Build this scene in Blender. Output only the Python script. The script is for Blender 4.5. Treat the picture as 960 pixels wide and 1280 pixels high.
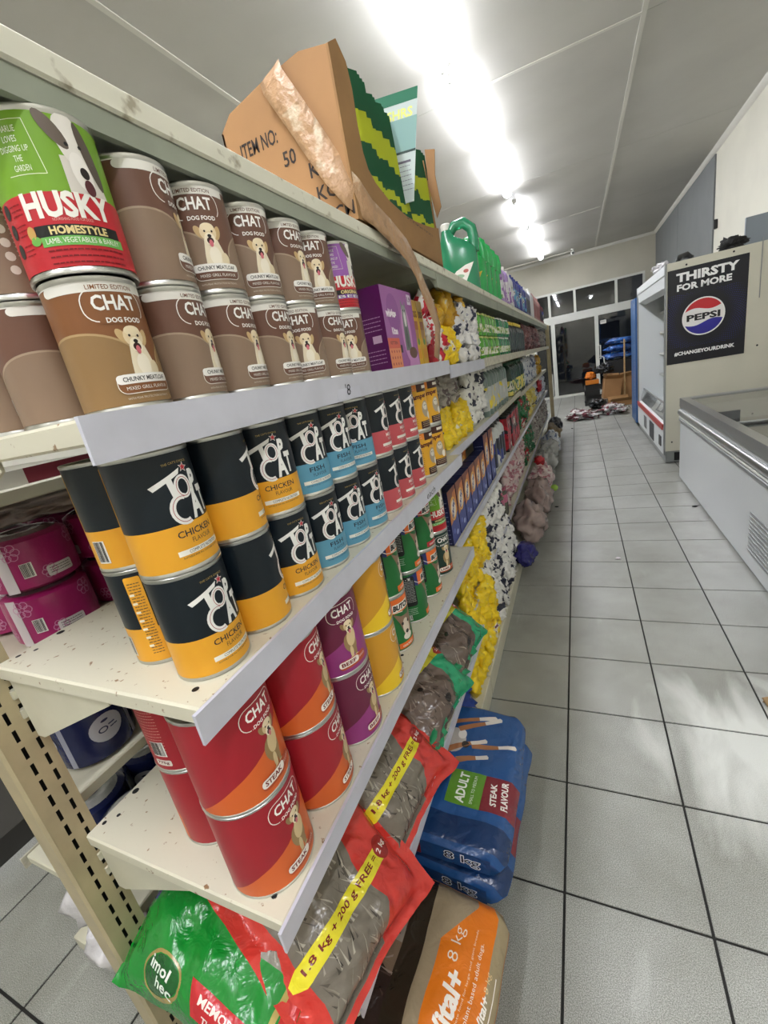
import bpy, bmesh, math, random
from mathutils import Vector, Matrix, noise
from mathutils.geometry import tessellate_polygon
random.seed(7)
for o in list(bpy.data.objects): bpy.data.objects.remove(o)
SC = bpy.context.scene
COL = SC.collection
# ------------------------------------------------------------------ camera
R_ = ((0.904891, 0.384042, -0.183529), (-0.044797, -0.342858, -0.938318), (-0.423278, 0.857298, -0.293045))
cam_d = bpy.data.cameras.new('camera'); cam = bpy.data.objects.new('camera', cam_d); COL.objects.link(cam)
cam_d.sensor_fit = 'HORIZONTAL'; cam_d.sensor_width = 36; cam_d.lens = 36 * 535.3 / 960
cam_d.clip_start = 0.02; cam_d.clip_end = 200
CAMP = Vector((0.1004, -0.8827, 1.4859))
mw = Matrix(((R_[0][0], -R_[1][0], -R_[2][0], CAMP.x), (R_[0][1], -R_[1][1], -R_[2][1], CAMP.y),
             (R_[0][2], -R_[1][2], -R_[2][2], CAMP.z), (0, 0, 0, 1)))
cam.matrix_world = mw
SC.camera = cam
# ------------------------------------------------------------------ world (night outside), exposure
W = bpy.data.worlds.new('night'); SC.world = W; W.use_nodes = True
W.node_tree.nodes['Background'].inputs[0].default_value = (0.0015, 0.002, 0.003, 1)
W.node_tree.nodes['Background'].inputs[1].default_value = 1.0
SC.view_settings.view_transform = 'Standard'; SC.view_settings.look = 'None'
SC.view_settings.exposure = 1.15; SC.view_settings.gamma = 1; SC.view_settings.use_curve_mapping = False
TUBE_POWER = 34.0
TUBES = [(-0.72, -2.2), (-0.72, -0.45), (-0.72, 2.42), (-0.70, 4.08), (-0.68, 5.75), (-0.65, 7.8), (-0.62, 9.6), (-0.60, 11.3)]
# ------------------------------------------------------------------ helpers
def lin(h, a=1):
    h = h.lstrip('#'); c = [int(h[i:i+2], 16) / 255 for i in (0, 2, 4)]
    return tuple((x / 12.92 if x < .04045 else ((x + .055) / 1.055) ** 2.4) for x in c) + (a,)
def nodes(name):
    m = bpy.data.materials.new(name); m.use_nodes = True
    nt = m.node_tree; return m, nt, nt.nodes['Principled BSDF']
def mat(name, col, rough=.5, metal=0, var=0, scale=8, bump=0, bscale=40, spec=.5, coat=0, trans=0, col2=None, thresh=None, alpha=None):
    m, nt, b = nodes(name); c = lin(col) if isinstance(col, str) else col
    b.inputs['Base Color'].default_value = c; b.inputs['Roughness'].default_value = rough
    b.inputs['Metallic'].default_value = metal; b.inputs['Specular IOR Level'].default_value = spec
    b.inputs['Coat Weight'].default_value = coat; b.inputs['Transmission Weight'].default_value = trans
    if alpha is not None: b.inputs['Alpha'].default_value = alpha
    tc = nt.nodes.new('ShaderNodeTexCoord')
    if var or col2:
        n = nt.nodes.new('ShaderNodeTexNoise'); n.inputs['Scale'].default_value = scale; n.inputs['Detail'].default_value = 5
        nt.links.new(tc.outputs['Object'], n.inputs['Vector'])
        r = nt.nodes.new('ShaderNodeValToRGB')
        d = lin(col2) if col2 else tuple(x * (1 - var) for x in c[:3]) + (1,)
        t = thresh or (.35, .65)
        r.color_ramp.elements[0].position = t[0]; r.color_ramp.elements[1].position = t[1]
        r.color_ramp.elements[0].color = d; r.color_ramp.elements[1].color = c
        nt.links.new(n.outputs['Fac'], r.inputs[0]); nt.links.new(r.outputs[0], b.inputs['Base Color'])
    if bump:
        n2 = nt.nodes.new('ShaderNodeTexNoise'); n2.inputs['Scale'].default_value = bscale; n2.inputs['Detail'].default_value = 4
        nt.links.new(tc.outputs['Object'], n2.inputs['Vector'])
        bp = nt.nodes.new('ShaderNodeBump'); bp.inputs['Strength'].default_value = bump; bp.inputs['Distance'].default_value = .01
        nt.links.new(n2.outputs['Fac'], bp.inputs['Height']); nt.links.new(bp.outputs[0], b.inputs['Normal'])
    return m
def emit(name, col, s):
    m, nt, b = nodes(name); b.inputs['Emission Color'].default_value = lin(col); b.inputs['Emission Strength'].default_value = s
    b.inputs['Base Color'].default_value = (.8, .8, .8, 1); return m
def attr_mat(name, rough, bump=0, bscale=60, coat=0, spec=.5):
    """flat print: colour of each printed face, read from the mesh"""
    m, nt, b = nodes(name); a = nt.nodes.new('ShaderNodeAttribute'); a.attribute_name = 'ink'
    nt.links.new(a.outputs['Color'], b.inputs['Base Color']); b.inputs['Roughness'].default_value = rough
    b.inputs['Coat Weight'].default_value = coat; b.inputs['Specular IOR Level'].default_value = spec
    if bump:
        tc = nt.nodes.new('ShaderNodeTexCoord'); n2 = nt.nodes.new('ShaderNodeTexNoise'); n2.inputs['Scale'].default_value = bscale
        n2.inputs['Detail'].default_value = 3; n2.inputs['Distortion'].default_value = .8
        nt.links.new(tc.outputs['Object'], n2.inputs['Vector'])
        bp = nt.nodes.new('ShaderNodeBump'); bp.inputs['Strength'].default_value = bump; bp.inputs['Distance'].default_value = .01
        nt.links.new(n2.outputs['Fac'], bp.inputs['Height']); nt.links.new(bp.outputs[0], b.inputs['Normal'])
    return m
def blotch(name, cols, scale=22, rough=.32, bump=.5, bscale=38, stops=(.42, .5, .58, .64), w='#ffffff'):
    """printed plastic packet: crisp patches of a few inks, different on each packet"""
    m, nt, b = nodes(name); tc = nt.nodes.new('ShaderNodeTexCoord'); oi = nt.nodes.new('ShaderNodeObjectInfo')
    ml = nt.nodes.new('ShaderNodeMath'); ml.operation = 'MULTIPLY'; ml.inputs[1].default_value = 37.0
    nt.links.new(oi.outputs['Random'], ml.inputs[0])
    n = nt.nodes.new('ShaderNodeTexNoise'); n.noise_dimensions = '4D'; n.inputs['Scale'].default_value = scale
    n.inputs['Detail'].default_value = 2.5; n.inputs['Distortion'].default_value = .6
    nt.links.new(tc.outputs['Object'], n.inputs['Vector']); nt.links.new(ml.outputs[0], n.inputs['W'])
    r = nt.nodes.new('ShaderNodeValToRGB'); r.color_ramp.interpolation = 'CONSTANT'
    e = r.color_ramp.elements; e[0].position = 0; e[0].color = lin(cols[0]); e[1].position = stops[0]; e[1].color = lin(cols[1])
    for c, s in zip(cols[2:], stops[1:]):
        k = e.new(s); k.color = lin(c)
    nt.links.new(n.outputs['Fac'], r.inputs[0]); nt.links.new(r.outputs[0], b.inputs['Base Color'])
    b.inputs['Roughness'].default_value = rough
    n2 = nt.nodes.new('ShaderNodeTexNoise'); n2.inputs['Scale'].default_value = bscale; n2.inputs['Detail'].default_value = 3
    n2.inputs['Distortion'].default_value = 1.2
    nt.links.new(tc.outputs['Object'], n2.inputs['Vector'])
    bp = nt.nodes.new('ShaderNodeBump'); bp.inputs['Strength'].default_value = bump; bp.inputs['Distance'].default_value = .012
    nt.links.new(n2.outputs['Fac'], bp.inputs['Height']); nt.links.new(bp.outputs[0], b.inputs['Normal'])
    return m
def link(name, me, m=None, parent=None, loc=None, rot=None):
    if m is not None:
        for x in (m if isinstance(m, (list, tuple)) else [m]): me.materials.append(x)
    o = bpy.data.objects.new(name, me); COL.objects.link(o)
    if parent is not None: o.parent = parent
    if loc is not None: o.location = loc
    if rot is not None: o.rotation_euler = rot
    return o
def tag(o, label=None, cat=None, group=None, kind=None):
    if label: o['label'] = label
    if cat: o['category'] = cat
    if group: o['group'] = group
    if kind: o['kind'] = kind
    return o
def thing(name, label, cat, loc=(0, 0, 0), rot=(0, 0, 0), group=None):
    o = bpy.data.objects.new(name, None); COL.objects.link(o); o.empty_display_size = .05
    o.location = loc; o.rotation_euler = rot; return tag(o, label, cat, group)
KIDS = {}
def copy_tree(o, parent=None):
    c = o.copy(); COL.objects.link(c)
    if parent is not None: c.parent = parent
    for k in o.children: copy_tree(k, c)
    return c
def bm_mesh(name, bm, smooth=None):
    bmesh.ops.recalc_face_normals(bm, faces=bm.faces[:]) if smooth != 'keep' else None
    me = bpy.data.meshes.new(name); bm.to_mesh(me); bm.free()
    if smooth is True:
        for p in me.polygons: p.use_smooth = True
    elif isinstance(smooth, (int, float)) and smooth is not False:
        for p in me.polygons: p.use_smooth = True
        me.set_sharp_from_angle(angle=math.radians(smooth))
    return me
def bx(bm, x0, x1, y0, y1, z0, z1, mi=0):
    v = [bm.verts.new(p) for p in ((x0, y0, z0), (x1, y0, z0), (x1, y1, z0), (x0, y1, z0), (x0, y0, z1), (x1, y0, z1), (x1, y1, z1), (x0, y1, z1))]
    for f in ((3, 2, 1, 0), (4, 5, 6, 7), (0, 1, 5, 4), (1, 2, 6, 5), (2, 3, 7, 6), (3, 0, 4, 7)):
        q = bm.faces.new([v[i] for i in f]); q.material_index = mi
    return v
def box_me(name, x0, x1, y0, y1, z0, z1, bev=0):
    bm = bmesh.new(); bx(bm, x0, x1, y0, y1, z0, z1)
    if bev: bmesh.ops.bevel(bm, geom=bm.edges[:], offset=bev, segments=2, affect='EDGES', profile=.5)
    return bm_mesh(name, bm)
def box(name, x0, x1, y0, y1, z0, z1, m, parent=None, bev=0):
    return link(name, box_me(name, x0, x1, y0, y1, z0, z1, bev), m, parent)
def prism(bm, pts, axis, a, b, mi=0):
    """extrude closed 2D outline along axis between a and b"""
    def P(p, t): return {'x': (t, p[0], p[1]), 'y': (p[0], t, p[1]), 'z': (p[0], p[1], t)}[axis]
    A = [bm.verts.new(P(p, a)) for p in pts]; B = [bm.verts.new(P(p, b)) for p in pts]; n = len(pts)
    fs = [bm.faces.new(A), bm.faces.new(B[::-1])]
    for i in range(n): fs.append(bm.faces.new((A[i], B[i], B[(i + 1) % n], A[(i + 1) % n])))
    for f in fs: f.material_index = mi
def lathe(bm, prof, n=32, cx=0, cy=0, mi=0, caps=True):
    rings = []
    for r, z in prof:
        rings.append([bm.verts.new((cx + r * math.cos(2 * math.pi * i / n), cy + r * math.sin(2 * math.pi * i / n), z)) for i in range(n)] if r > 1e-5 else [bm.verts.new((cx, cy, z))])
    for a, b in zip(rings, rings[1:]):
        for i in range(n):
            j = (i + 1) % n
            if len(a) == 1 and len(b) == 1: continue
            if len(a) == 1: f = bm.faces.new((a[0], b[i], b[j]))
            elif len(b) == 1: f = bm.faces.new((a[i], a[j], b[0]))
            else: f = bm.faces.new((a[i], a[j], b[j], b[i]))
            f.material_index = mi
    if caps:
        if len(rings[0]) > 1: bm.faces.new(rings[0][::-1])
        if len(rings[-1]) > 1: bm.faces.new(rings[-1])
def tube(bm, pts, r, n=8, mi=0):
    pts = [Vector(p) for p in pts]; prev = None; rr = r if isinstance(r, (list, tuple)) else [r] * len(pts)
    for k, p in enumerate(pts):
        d = (pts[min(k + 1, len(pts) - 1)] - pts[max(k - 1, 0)]).normalized()
        up = Vector((0, 0, 1)) if abs(d.z) < .9 else Vector((1, 0, 0))
        a = d.cross(up).normalized(); b = d.cross(a).normalized()
        ring = [bm.verts.new(p + rr[k] * (a * math.cos(2 * math.pi * i / n) + b * math.sin(2 * math.pi * i / n))) for i in range(n)]
        if prev:
            for i in range(n): f = bm.faces.new((prev[i], prev[(i + 1) % n], ring[(i + 1) % n], ring[i])); f.material_index = mi
        else: bm.faces.new(ring)
        prev = ring
    bm.faces.new(prev[::-1])
# ---------------- flat print system: shapes in metres (u, v), mapped onto a surface
def rect(x0, y0, x1, y1, c, l=1): return ([[(x0, y0), (x1, y0), (x1, y1), (x0, y1)]], c, l)
def poly(pts, c, l=1):
    t = tessellate_polygon([[Vector((p[0], p[1], 0)) for p in pts]])
    return ([[pts[i] for i in tri] for tri in t], c, l)
def ell(cx, cy, rx, ry, c, l=1, rot=0, n=18):
    cr, sr = math.cos(math.radians(rot)), math.sin(math.radians(rot))
    p = []
    for i in range(n):
        a = 2 * math.pi * i / n; x, y = rx * math.cos(a), ry * math.sin(a); p.append((cx + x * cr - y * sr, cy + x * sr + y * cr))
    return ([p], c, l)
def rrect_pts(x0, y0, x1, y1, r, n=5):
    p = []
    for cx, cy, a0 in ((x1 - r, y1 - r, 0), (x0 + r, y1 - r, 90), (x0 + r, y0 + r, 180), (x1 - r, y0 + r, 270)):
        for i in range(n + 1):
            a = math.radians(a0 + 90 * i / n); p.append((cx + r * math.cos(a), cy + r * math.sin(a)))
    return p
def rrect(x0, y0, x1, y1, r, c, l=1): return ([rrect_pts(x0, y0, x1, y1, r)], c, l)
def outline(pts, w, c, l=1, closed=True):
    q = []; n = len(pts)
    for i in range(n if closed else n - 1):
        a, b = pts[i], pts[(i + 1) % n]; dx, dy = b[0] - a[0], b[1] - a[1]; L = math.hypot(dx, dy) or 1e-9
        nx, ny = -dy / L * w / 2, dx / L * w / 2
        q.append([(a[0] + nx, a[1] + ny), (a[0] - nx, a[1] - ny), (b[0] - nx, b[1] - ny), (b[0] + nx, b[1] + ny)])
    return (q, c, l)
_tc = {}
def text_tris(s, bold):
    k = (s, bold)
    if k not in _tc:
        cu = bpy.data.curves.new('t', 'FONT'); cu.body = s; cu.size = 1; cu.offset = bold; cu.resolution_u = 2
        o = bpy.data.objects.new('t', cu); me = o.to_mesh()
        vs = [(v.co.x, v.co.y) for v in me.vertices]; tr = []
        for p in me.polygons:
            vv = list(p.vertices)
            for i in range(1, len(vv) - 1): tr.append([vs[vv[0]], vs[vv[i]], vs[vv[i + 1]]])
        o.to_mesh_clear(); bpy.data.objects.remove(o); bpy.data.curves.remove(cu)
        tr = [t for t in tr if abs((t[1][0]-t[0][0])*(t[2][1]-t[0][1])-(t[2][0]-t[0][0])*(t[1][1]-t[0][1])) > 1e-9]
        xs = [p[0] for t in tr for p in t]; ys = [p[1] for t in tr for p in t]
        _tc[k] = (tr, min(xs), max(xs), min(ys), max(ys))
    return _tc[k]
def text(s, cx, cy, w, h, c, l=3, bold=.02, shear=0, rot=0, arc=0, cut=None):
    """s fitted to a w x h box centred on (cx, cy)"""
    tr, a, b, d, e = text_tris(s, bold); out = []; cr, sr = math.cos(math.radians(rot)), math.sin(math.radians(rot))
    for t in tr:
        q = []
        for x, y in t:
            X = ((x - a) / (b - a) - .5) * w; Y = ((y - d) / (e - d) - .5) * h; X += shear * Y; Y += arc * X * X
            q.append((cx + X * cr - Y * sr, cy + X * sr + Y * cr))
        out.append(q)
    return (out, c, l)
def _cut(p, ax, t):
    A, B = [], []; n = len(p)
    for i in range(n):
        a, b = p[i], p[(i + 1) % n]; da, db = a[ax] - t, b[ax] - t
        if da <= 0: A.append(a)
        if da >= 0: B.append(a)
        if da * db < 0:
            s = da / (da - db); q = (a[0] + (b[0] - a[0]) * s, a[1] + (b[1] - a[1]) * s); A.append(q); B.append(q)
    return A, B
def diag(polys, du, dv, uo, vo):
    """cut along the grid diagonals so that print follows the triangles of a bumpy surface"""
    out = []
    for p in polys:
        q = [((u - uo) / du + (v - vo) / dv, u, v) for u, v in p]
        lo = min(x[0] for x in q); hi = max(x[0] for x in q); k = math.floor(lo + 1e-6) + 1
        while k < hi - 1e-6:
            A, B = [], []; n = len(q)
            for i in range(n):
                a, b = q[i], q[(i + 1) % n]; da, db = a[0] - k, b[0] - k
                if da <= 0: A.append(a)
                if da >= 0: B.append(a)
                if da * db < 0:
                    t = da / (da - db); m_ = tuple(a[j] + (b[j] - a[j]) * t for j in range(3)); A.append(m_); B.append(m_)
            if len(A) > 2: out.append([(x[1], x[2]) for x in A])
            q = B; k += 1
            if len(q) < 3: break
        if len(q) > 2: out.append([(x[1], x[2]) for x in q])
    return out
def gridmap(f, du, dv, uo, vo):
    """position from the triangulated grid, normal from the smooth surface"""
    C = {}
    def g(i, j):
        if (i, j) not in C: C[(i, j)] = f(uo + i * du, vo + j * dv)
        return C[(i, j)]
    def m(u, v):
        a, b = (u - uo) / du, (v - vo) / dv
        i, j = math.floor(a + m.e[0]), math.floor(b + m.e[1]); a -= i; b -= j
        if m.up: (p, n), (p1, n1), (p2, n2), s, t = g(i + 1, j + 1), g(i, j + 1), g(i + 1, j), 1 - a, 1 - b
        else: (p, n), (p1, n1), (p2, n2), s, t = g(i, j), g(i + 1, j), g(i, j + 1), a, b
        return p + (p1 - p) * s + (p2 - p) * t, (n + (n1 - n) * s + (n2 - n) * t).normalized()
    m.up = False; m.e = (0, 0); m.par = (du, dv, uo, vo)
    return m
def slices(polys, ax, step, org=0):
    if not step: return polys
    out = []
    for p in polys:
        lo = min(q[ax] for q in p); hi = max(q[ax] for q in p)
        k = math.floor((lo - org) / step + 1e-6) + 1; cur = p
        while org + k * step < hi - 1e-7:
            A, cur = _cut(cur, ax, org + k * step)
            if len(A) > 2: out.append(A)
            k += 1
            if len(cur) < 3: break
        if len(cur) > 2: out.append(cur)
    return out
def clip(shapes, x0, y0, x1, y1):
    out = []
    for polys, c, l in shapes:
        q = []
        for p in polys:
            for ax, t, side in ((0, x0, 1), (0, x1, 0), (1, y0, 1), (1, y1, 0)):
                if len(p) < 3: break
                p = _cut(p, ax, t)[side]
            if len(p) > 2: q.append(p)
        if q: out.append((q, c, l))
    return out
def print_mesh(name, shapes, mapf, us=None, vs=None, uo=0, vo=0, lift=.00012, base=.0002):
    V, F, C, N = [], [], [], []
    for polys, c, l in shapes:
        c = lin(c) if isinstance(c, str) else c
        PP = slices(slices(polys, 0, us, uo), 1, vs, vo)
        gm = hasattr(mapf, 'par')
        if gm: PP = diag(PP, *mapf.par)
        for p in PP:
            if gm:
                du, dv, u0, v0 = mapf.par; cu = (sum(x[0] for x in p) / len(p) - u0) / du; cv = (sum(x[1] for x in p) / len(p) - v0) / dv
                mapf.up = (cu - math.floor(cu)) + (cv - math.floor(cv)) > 1; mapf.e = (0, 0)
                ci, cj = math.floor(cu), math.floor(cv)
            ar = sum(p[i][0] * p[(i + 1) % len(p)][1] - p[(i + 1) % len(p)][0] * p[i][1] for i in range(len(p)))
            if abs(ar) < 1e-10: continue
            if ar < 0: p = p[::-1]
            f = []
            for u, v in p:
                if gm:   # nudge inside the cell so shared borders pick this cell
                    uu = u0 + du * min(max((u - u0) / du, ci + 1e-6), ci + 1 - 1e-6); vv = v0 + dv * min(max((v - v0) / dv, cj + 1e-6), cj + 1 - 1e-6)
                    P, n = mapf(uu, vv)
                else: P, n = mapf(u, v)
                f.append(len(V)); V.append(tuple(P + n * (base + lift * l))); N.append(tuple(n))
            F.append(f); C.append(c)
    me = bpy.data.meshes.new(name); me.from_pydata(V, [], F)
    at = me.color_attributes.new('ink', 'FLOAT_COLOR', 'CORNER'); k = 0; buf = []
    nl = []
    for f, c in zip(F, C):
        for i in f: buf.extend(c); nl.append(N[i])
    at.data.foreach_set('color', buf)
    for p in me.polygons: p.use_smooth = True
    me.normals_split_custom_set(nl)
    return me
def cylmap(r, z0=0):
    def f(u, v):
        a = u / r; n = Vector((math.cos(a), math.sin(a), 0)); return n * r + Vector((0, 0, z0 + v)), n
    return f
def planemap(o, ex, ey):
    o, ex, ey = Vector(o), Vector(ex), Vector(ey); n = ex.cross(ey).normalized()
    return lambda u, v: (o + ex * u + ey * v, n)
def small_lines(x0, x1, y0, dy, n, c, h, l=3, seed=1, gap=.12):
    """rows of tiny illegible print as broken hairlines"""
    rnd = random.Random(seed); S = []
    for k in range(n):
        x = x0; y = y0 - k * dy
        while x < x1 - h:
            w = min(rnd.uniform(1.5, 5) * h, x1 - x); S.append(([[(x, y), (x + w, y), (x + w, y + h), (x, y + h)]], c, l)); x += w + h * .7
    return S
def barcode(x, y, w, h, l=2):
    S = [rect(x - .001, y - .001, x + w + .001, y + h + .001, '#ece9e2', l)]; k = x; rnd = random.Random(5)
    while k < x + w - .001:
        t = rnd.choice((.0004, .0008, .0012)); S.append(rect(k, y + .001, min(k + t, x + w), y + h, '#1a1a1a', l + 1)); k += t + rnd.choice((.0005, .0009))
    return S
ORD = ['first', 'second', 'third', 'fourth', 'fifth', 'sixth', 'seventh', 'eighth', 'ninth', 'tenth', 'eleventh', 'twelfth',
       'thirteenth', 'fourteenth', 'fifteenth', 'sixteenth', 'seventeenth', 'eighteenth', 'nineteenth', 'twentieth',
       'twenty-first', 'twenty-second', 'twenty-third', 'twenty-fourth', 'twenty-fifth', 'twenty-sixth', 'twenty-seventh', 'twenty-eighth']
# ------------------------------------------------------------------ shared materials
M_cream = mat('cream enamel with rust specks', '#d3cfba', .38, col2='#8f7250', thresh=(.30, .345), scale=75)
M_white_en = mat('cream enamel', '#d0ccb6', .4, var=.14, scale=6)
M_post = mat('aged cream post enamel', '#b9ab88', .42, var=.2, scale=9)
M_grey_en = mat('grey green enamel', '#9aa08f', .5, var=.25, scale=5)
M_rail = mat('bluish white price rail plastic', '#cccdd8', .35, var=.10, scale=14)
M_rail_old = mat('worn cream price rail', '#cfcab4', .5, var=.35, scale=40)
M_steel = mat('tin plate', '#c9c9c4', .28, metal=1)
M_dark = mat('near black', '#0b0b0c', .6)
M_print = attr_mat('glossy label print', .38, coat=.06, spec=.35)
M_printm = attr_mat('matt print', .6)
M_film = attr_mat('printed plastic film', .22, bump=.55, bscale=26, spec=.6)
M_kraft = mat('kraft cardboard', '#a67c50', .75, var=.12, scale=6)
M_kraft2 = mat('kraft cardboard outer liner', '#9c7548', .75, var=.15, scale=9)
M_black = mat('black plastic', '#121214', .4)
M_chrome = mat('brushed aluminium', '#b9bab8', .3, metal=.9)
M_alu = mat('white painted aluminium', '#cfd0c8', .45)
M_yel = mat('yellow plastic', '#e4c93a', .4)
M_wood = mat('raw wood', '#a98a5e', .7, var=.3, scale=12)
# ================================================================== SETTING
# floor
def floor_mat():
    m, nt, b = nodes('speckled grey floor tile'); tc = nt.nodes.new('ShaderNodeTexCoord')
    g = nt.nodes.new('ShaderNodeNewGeometry')
    n = nt.nodes.new('ShaderNodeTexNoise'); n.inputs['Scale'].default_value = 420; n.inputs['Detail'].default_value = 2
    nt.links.new(g.outputs['Position'], n.inputs['Vector'])
    r = nt.nodes.new('ShaderNodeValToRGB'); e = r.color_ramp.elements; e[0].position = .3; e[1].position = .72
    e[0].color = lin('#6b6c66'); e[1].color = lin('#c3c4bc'); nt.links.new(n.outputs['Fac'], r.inputs[0])
    n2 = nt.nodes.new('ShaderNodeTexNoise'); n2.inputs['Scale'].default_value = 1.7; n2.inputs['Detail'].default_value = 7; n2.inputs['Roughness'].default_value = .65
    nt.links.new(g.outputs['Position'], n2.inputs['Vector'])
    r2 = nt.nodes.new('ShaderNodeValToRGB'); e = r2.color_ramp.elements; e[0].position = .34; e[1].position = .62
    e[0].color = (.62, .61, .57, 1); e[1].color = (1, 1, 1, 1); nt.links.new(n2.outputs['Fac'], r2.inputs[0])
    mx = nt.nodes.new('ShaderNodeMixRGB'); mx.blend_type = 'MULTIPLY'; mx.inputs[0].default_value = .8
    nt.links.new(r.outputs[0], mx.inputs[1]); nt.links.new(r2.outputs[0], mx.inputs[2])
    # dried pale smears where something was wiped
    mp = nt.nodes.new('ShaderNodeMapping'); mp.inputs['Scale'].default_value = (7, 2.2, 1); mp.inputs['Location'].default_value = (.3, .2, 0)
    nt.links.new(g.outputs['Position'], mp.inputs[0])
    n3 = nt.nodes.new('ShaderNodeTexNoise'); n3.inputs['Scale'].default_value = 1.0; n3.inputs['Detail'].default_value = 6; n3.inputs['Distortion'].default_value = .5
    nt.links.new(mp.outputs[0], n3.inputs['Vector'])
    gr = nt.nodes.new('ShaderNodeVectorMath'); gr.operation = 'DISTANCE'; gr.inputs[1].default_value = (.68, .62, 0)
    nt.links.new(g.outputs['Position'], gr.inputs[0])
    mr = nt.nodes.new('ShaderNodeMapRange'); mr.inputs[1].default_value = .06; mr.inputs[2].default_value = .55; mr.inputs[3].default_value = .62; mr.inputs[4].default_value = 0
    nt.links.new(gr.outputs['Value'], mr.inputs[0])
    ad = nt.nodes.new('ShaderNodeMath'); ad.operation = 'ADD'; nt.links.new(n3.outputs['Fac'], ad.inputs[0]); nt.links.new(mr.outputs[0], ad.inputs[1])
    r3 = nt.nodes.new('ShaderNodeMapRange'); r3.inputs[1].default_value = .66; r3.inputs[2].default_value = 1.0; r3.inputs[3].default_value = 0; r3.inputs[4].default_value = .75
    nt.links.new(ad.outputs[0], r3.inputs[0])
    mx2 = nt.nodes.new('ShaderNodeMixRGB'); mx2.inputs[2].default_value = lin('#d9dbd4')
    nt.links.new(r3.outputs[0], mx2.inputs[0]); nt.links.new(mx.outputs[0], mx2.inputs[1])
    nt.links.new(mx2.outputs[0], b.inputs['Base Color'])
    b.inputs['Roughness'].default_value = .34
    rr = nt.nodes.new('ShaderNodeMapRange'); rr.inputs[3].default_value = .27; rr.inputs[4].default_value = .45
    nt.links.new(n2.outputs['Fac'], rr.inputs[0]); nt.links.new(rr.outputs[0], b.inputs['Roughness'])
    return m
M_tile = floor_mat()
M_grout = mat('dark grout', '#23221f', .9)
XL, XR, YB, YF, ZC = -3.0, 2.0, -3.2, 13.0, 3.65
fl = box('floor', XL - .1, XR + .1, YB, YF + .15, -.1, -.004, M_grout); tag(fl, kind='structure')
TX, TY, GR = .35, .3593, .0035
tile_me = box_me('tile', GR, TX - GR, GR, TY - GR, -.006, 0, .0012); tile_me.materials.append(M_tile)
far = bmesh.new()
for j in range(-9, 37):
    for i in range(-9, 6):
        x, y = i * TX, j * TY
        xa, xb = max(x, XL), min(x + TX, XR); ya, yb = y, min(y + TY, YF)
        if xb - xa < .02: continue
        near = (j <= 18 and -1.5 <= y) and ((i >= -2 and x < 1.05) or (x < -.8 and y < 1.2)) and xb - xa > TX - .01
        if near:
            o = bpy.data.objects.new('tile', tile_me); COL.objects.link(o); o.parent = fl; o.location = (x, y, 0)
        else: bx(far, xa + GR, xb - GR, ya + GR, yb - GR, -.006, 0)
o = link('tile', bm_mesh('tile', far), M_tile, fl); o['kind'] = 'stuff'
# walls
M_wall = mat('cream painted plaster', '#b9b5a4', .7, var=.08, scale=2)
M_wallw = mat('white painted plaster', '#d6d3c4', .7, var=.06, scale=2)
M_ceil = mat('white ceiling board', '#bdbbb4', .55, var=.1, scale=1.3, bump=.15, bscale=3)
M_cornice = mat('white cornice', '#cfcdc4', .5)
wl = box('wall_left', XL - .12, XL, YB, YF, 0, ZC, M_wallw); tag(wl, kind='structure')
wr = box('wall_right', XR, XR + .12, YB, YF, 0, ZC, M_wallw); tag(wr, kind='structure')
wb = box('wall_back', XL - .12, XR + .12, YB - .12, YB, 0, ZC, M_wallw); tag(wb, kind='structure')
DX0, DX1, DZ1, DZ2 = -.98, 1.76, 2.12, 2.83     # shopfront opening
bm = bmesh.new()
bx(bm, XL - .12, DX0, YF, YF + .15, 0, ZC); bx(bm, DX1, XR + .12, YF, YF + .15, 0, ZC); bx(bm, DX0, DX1, YF, YF + .15, DZ2, ZC)
wf = link('wall_far', bm_mesh('wall_far', bm), M_wall); tag(wf, kind='structure')
# ceiling: boards with cover strips
ce = box('ceiling', XL - .12, XR + .12, YB - .12, YF + .15, ZC + .012, ZC + .12, M_ceil); tag(ce, kind='structure')
XS = [XL, -2.14, .66, XR]; YS = [YB, .2, 3.78, 6.4, 9.0, YF]
for i in range(3):
    for j in range(5):
        box('ceiling_panel', XS[i] + .003, XS[i + 1] - .003, YS[j] + .003, YS[j + 1] - .003, ZC, ZC + .012, M_ceil, ce)
for x in (-2.14, .66): box('cover_strip', x - .018, x + .018, YB, YF, ZC - .006, ZC, M_cornice, ce)
for x0, x1, y in ((-.50, .66, 3.78), (-.55, -.1, 9.0), (.1, .6, 9.0)): box('cover_strip', x0, x1, y - .016, y + .016, ZC - .005, ZC, M_cornice, ce)
def cornice(name, x0, y0, x1, y1, side):
    """quarter cornice strip under the ceiling; side = direction into the room"""
    bm = bmesh.new(); s = .055
    pr = [(0, 0), (s, 0), (s * .8, -s * .35), (s * .35, -s * .8), (0, -s)]
    if x0 == x1: prism(bm, [(x0 + side * p[0], ZC - .006 + p[1] + .006) for p in pr], 'y', y0, y1)
    else: prism(bm, [(y0 + side * p[0], ZC + p[1]) for p in pr], 'x', x0, x1)
    return tag(link(name, bm_mesh(name, bm), M_cornice), kind='structure')
cornice('trim_1', XL, YB, XL, YF, 1); cornice('trim_2', XR, YB, XR, YF - .06, -1); cornice('trim_3', XL + .06, YF, XR, YF, -1)
box_ = box('baseboard_left', XL, XL + .015, YB, YF, 0, .09, mat('dark skirting', '#3b3a35', .5)); tag(box_, kind='structure')
tag(box('trim_4', -2.6, -1.98, -1.2, 6, 0, .10, mat('dark plinth', '#2a2824', .6)), kind='structure')
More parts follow.
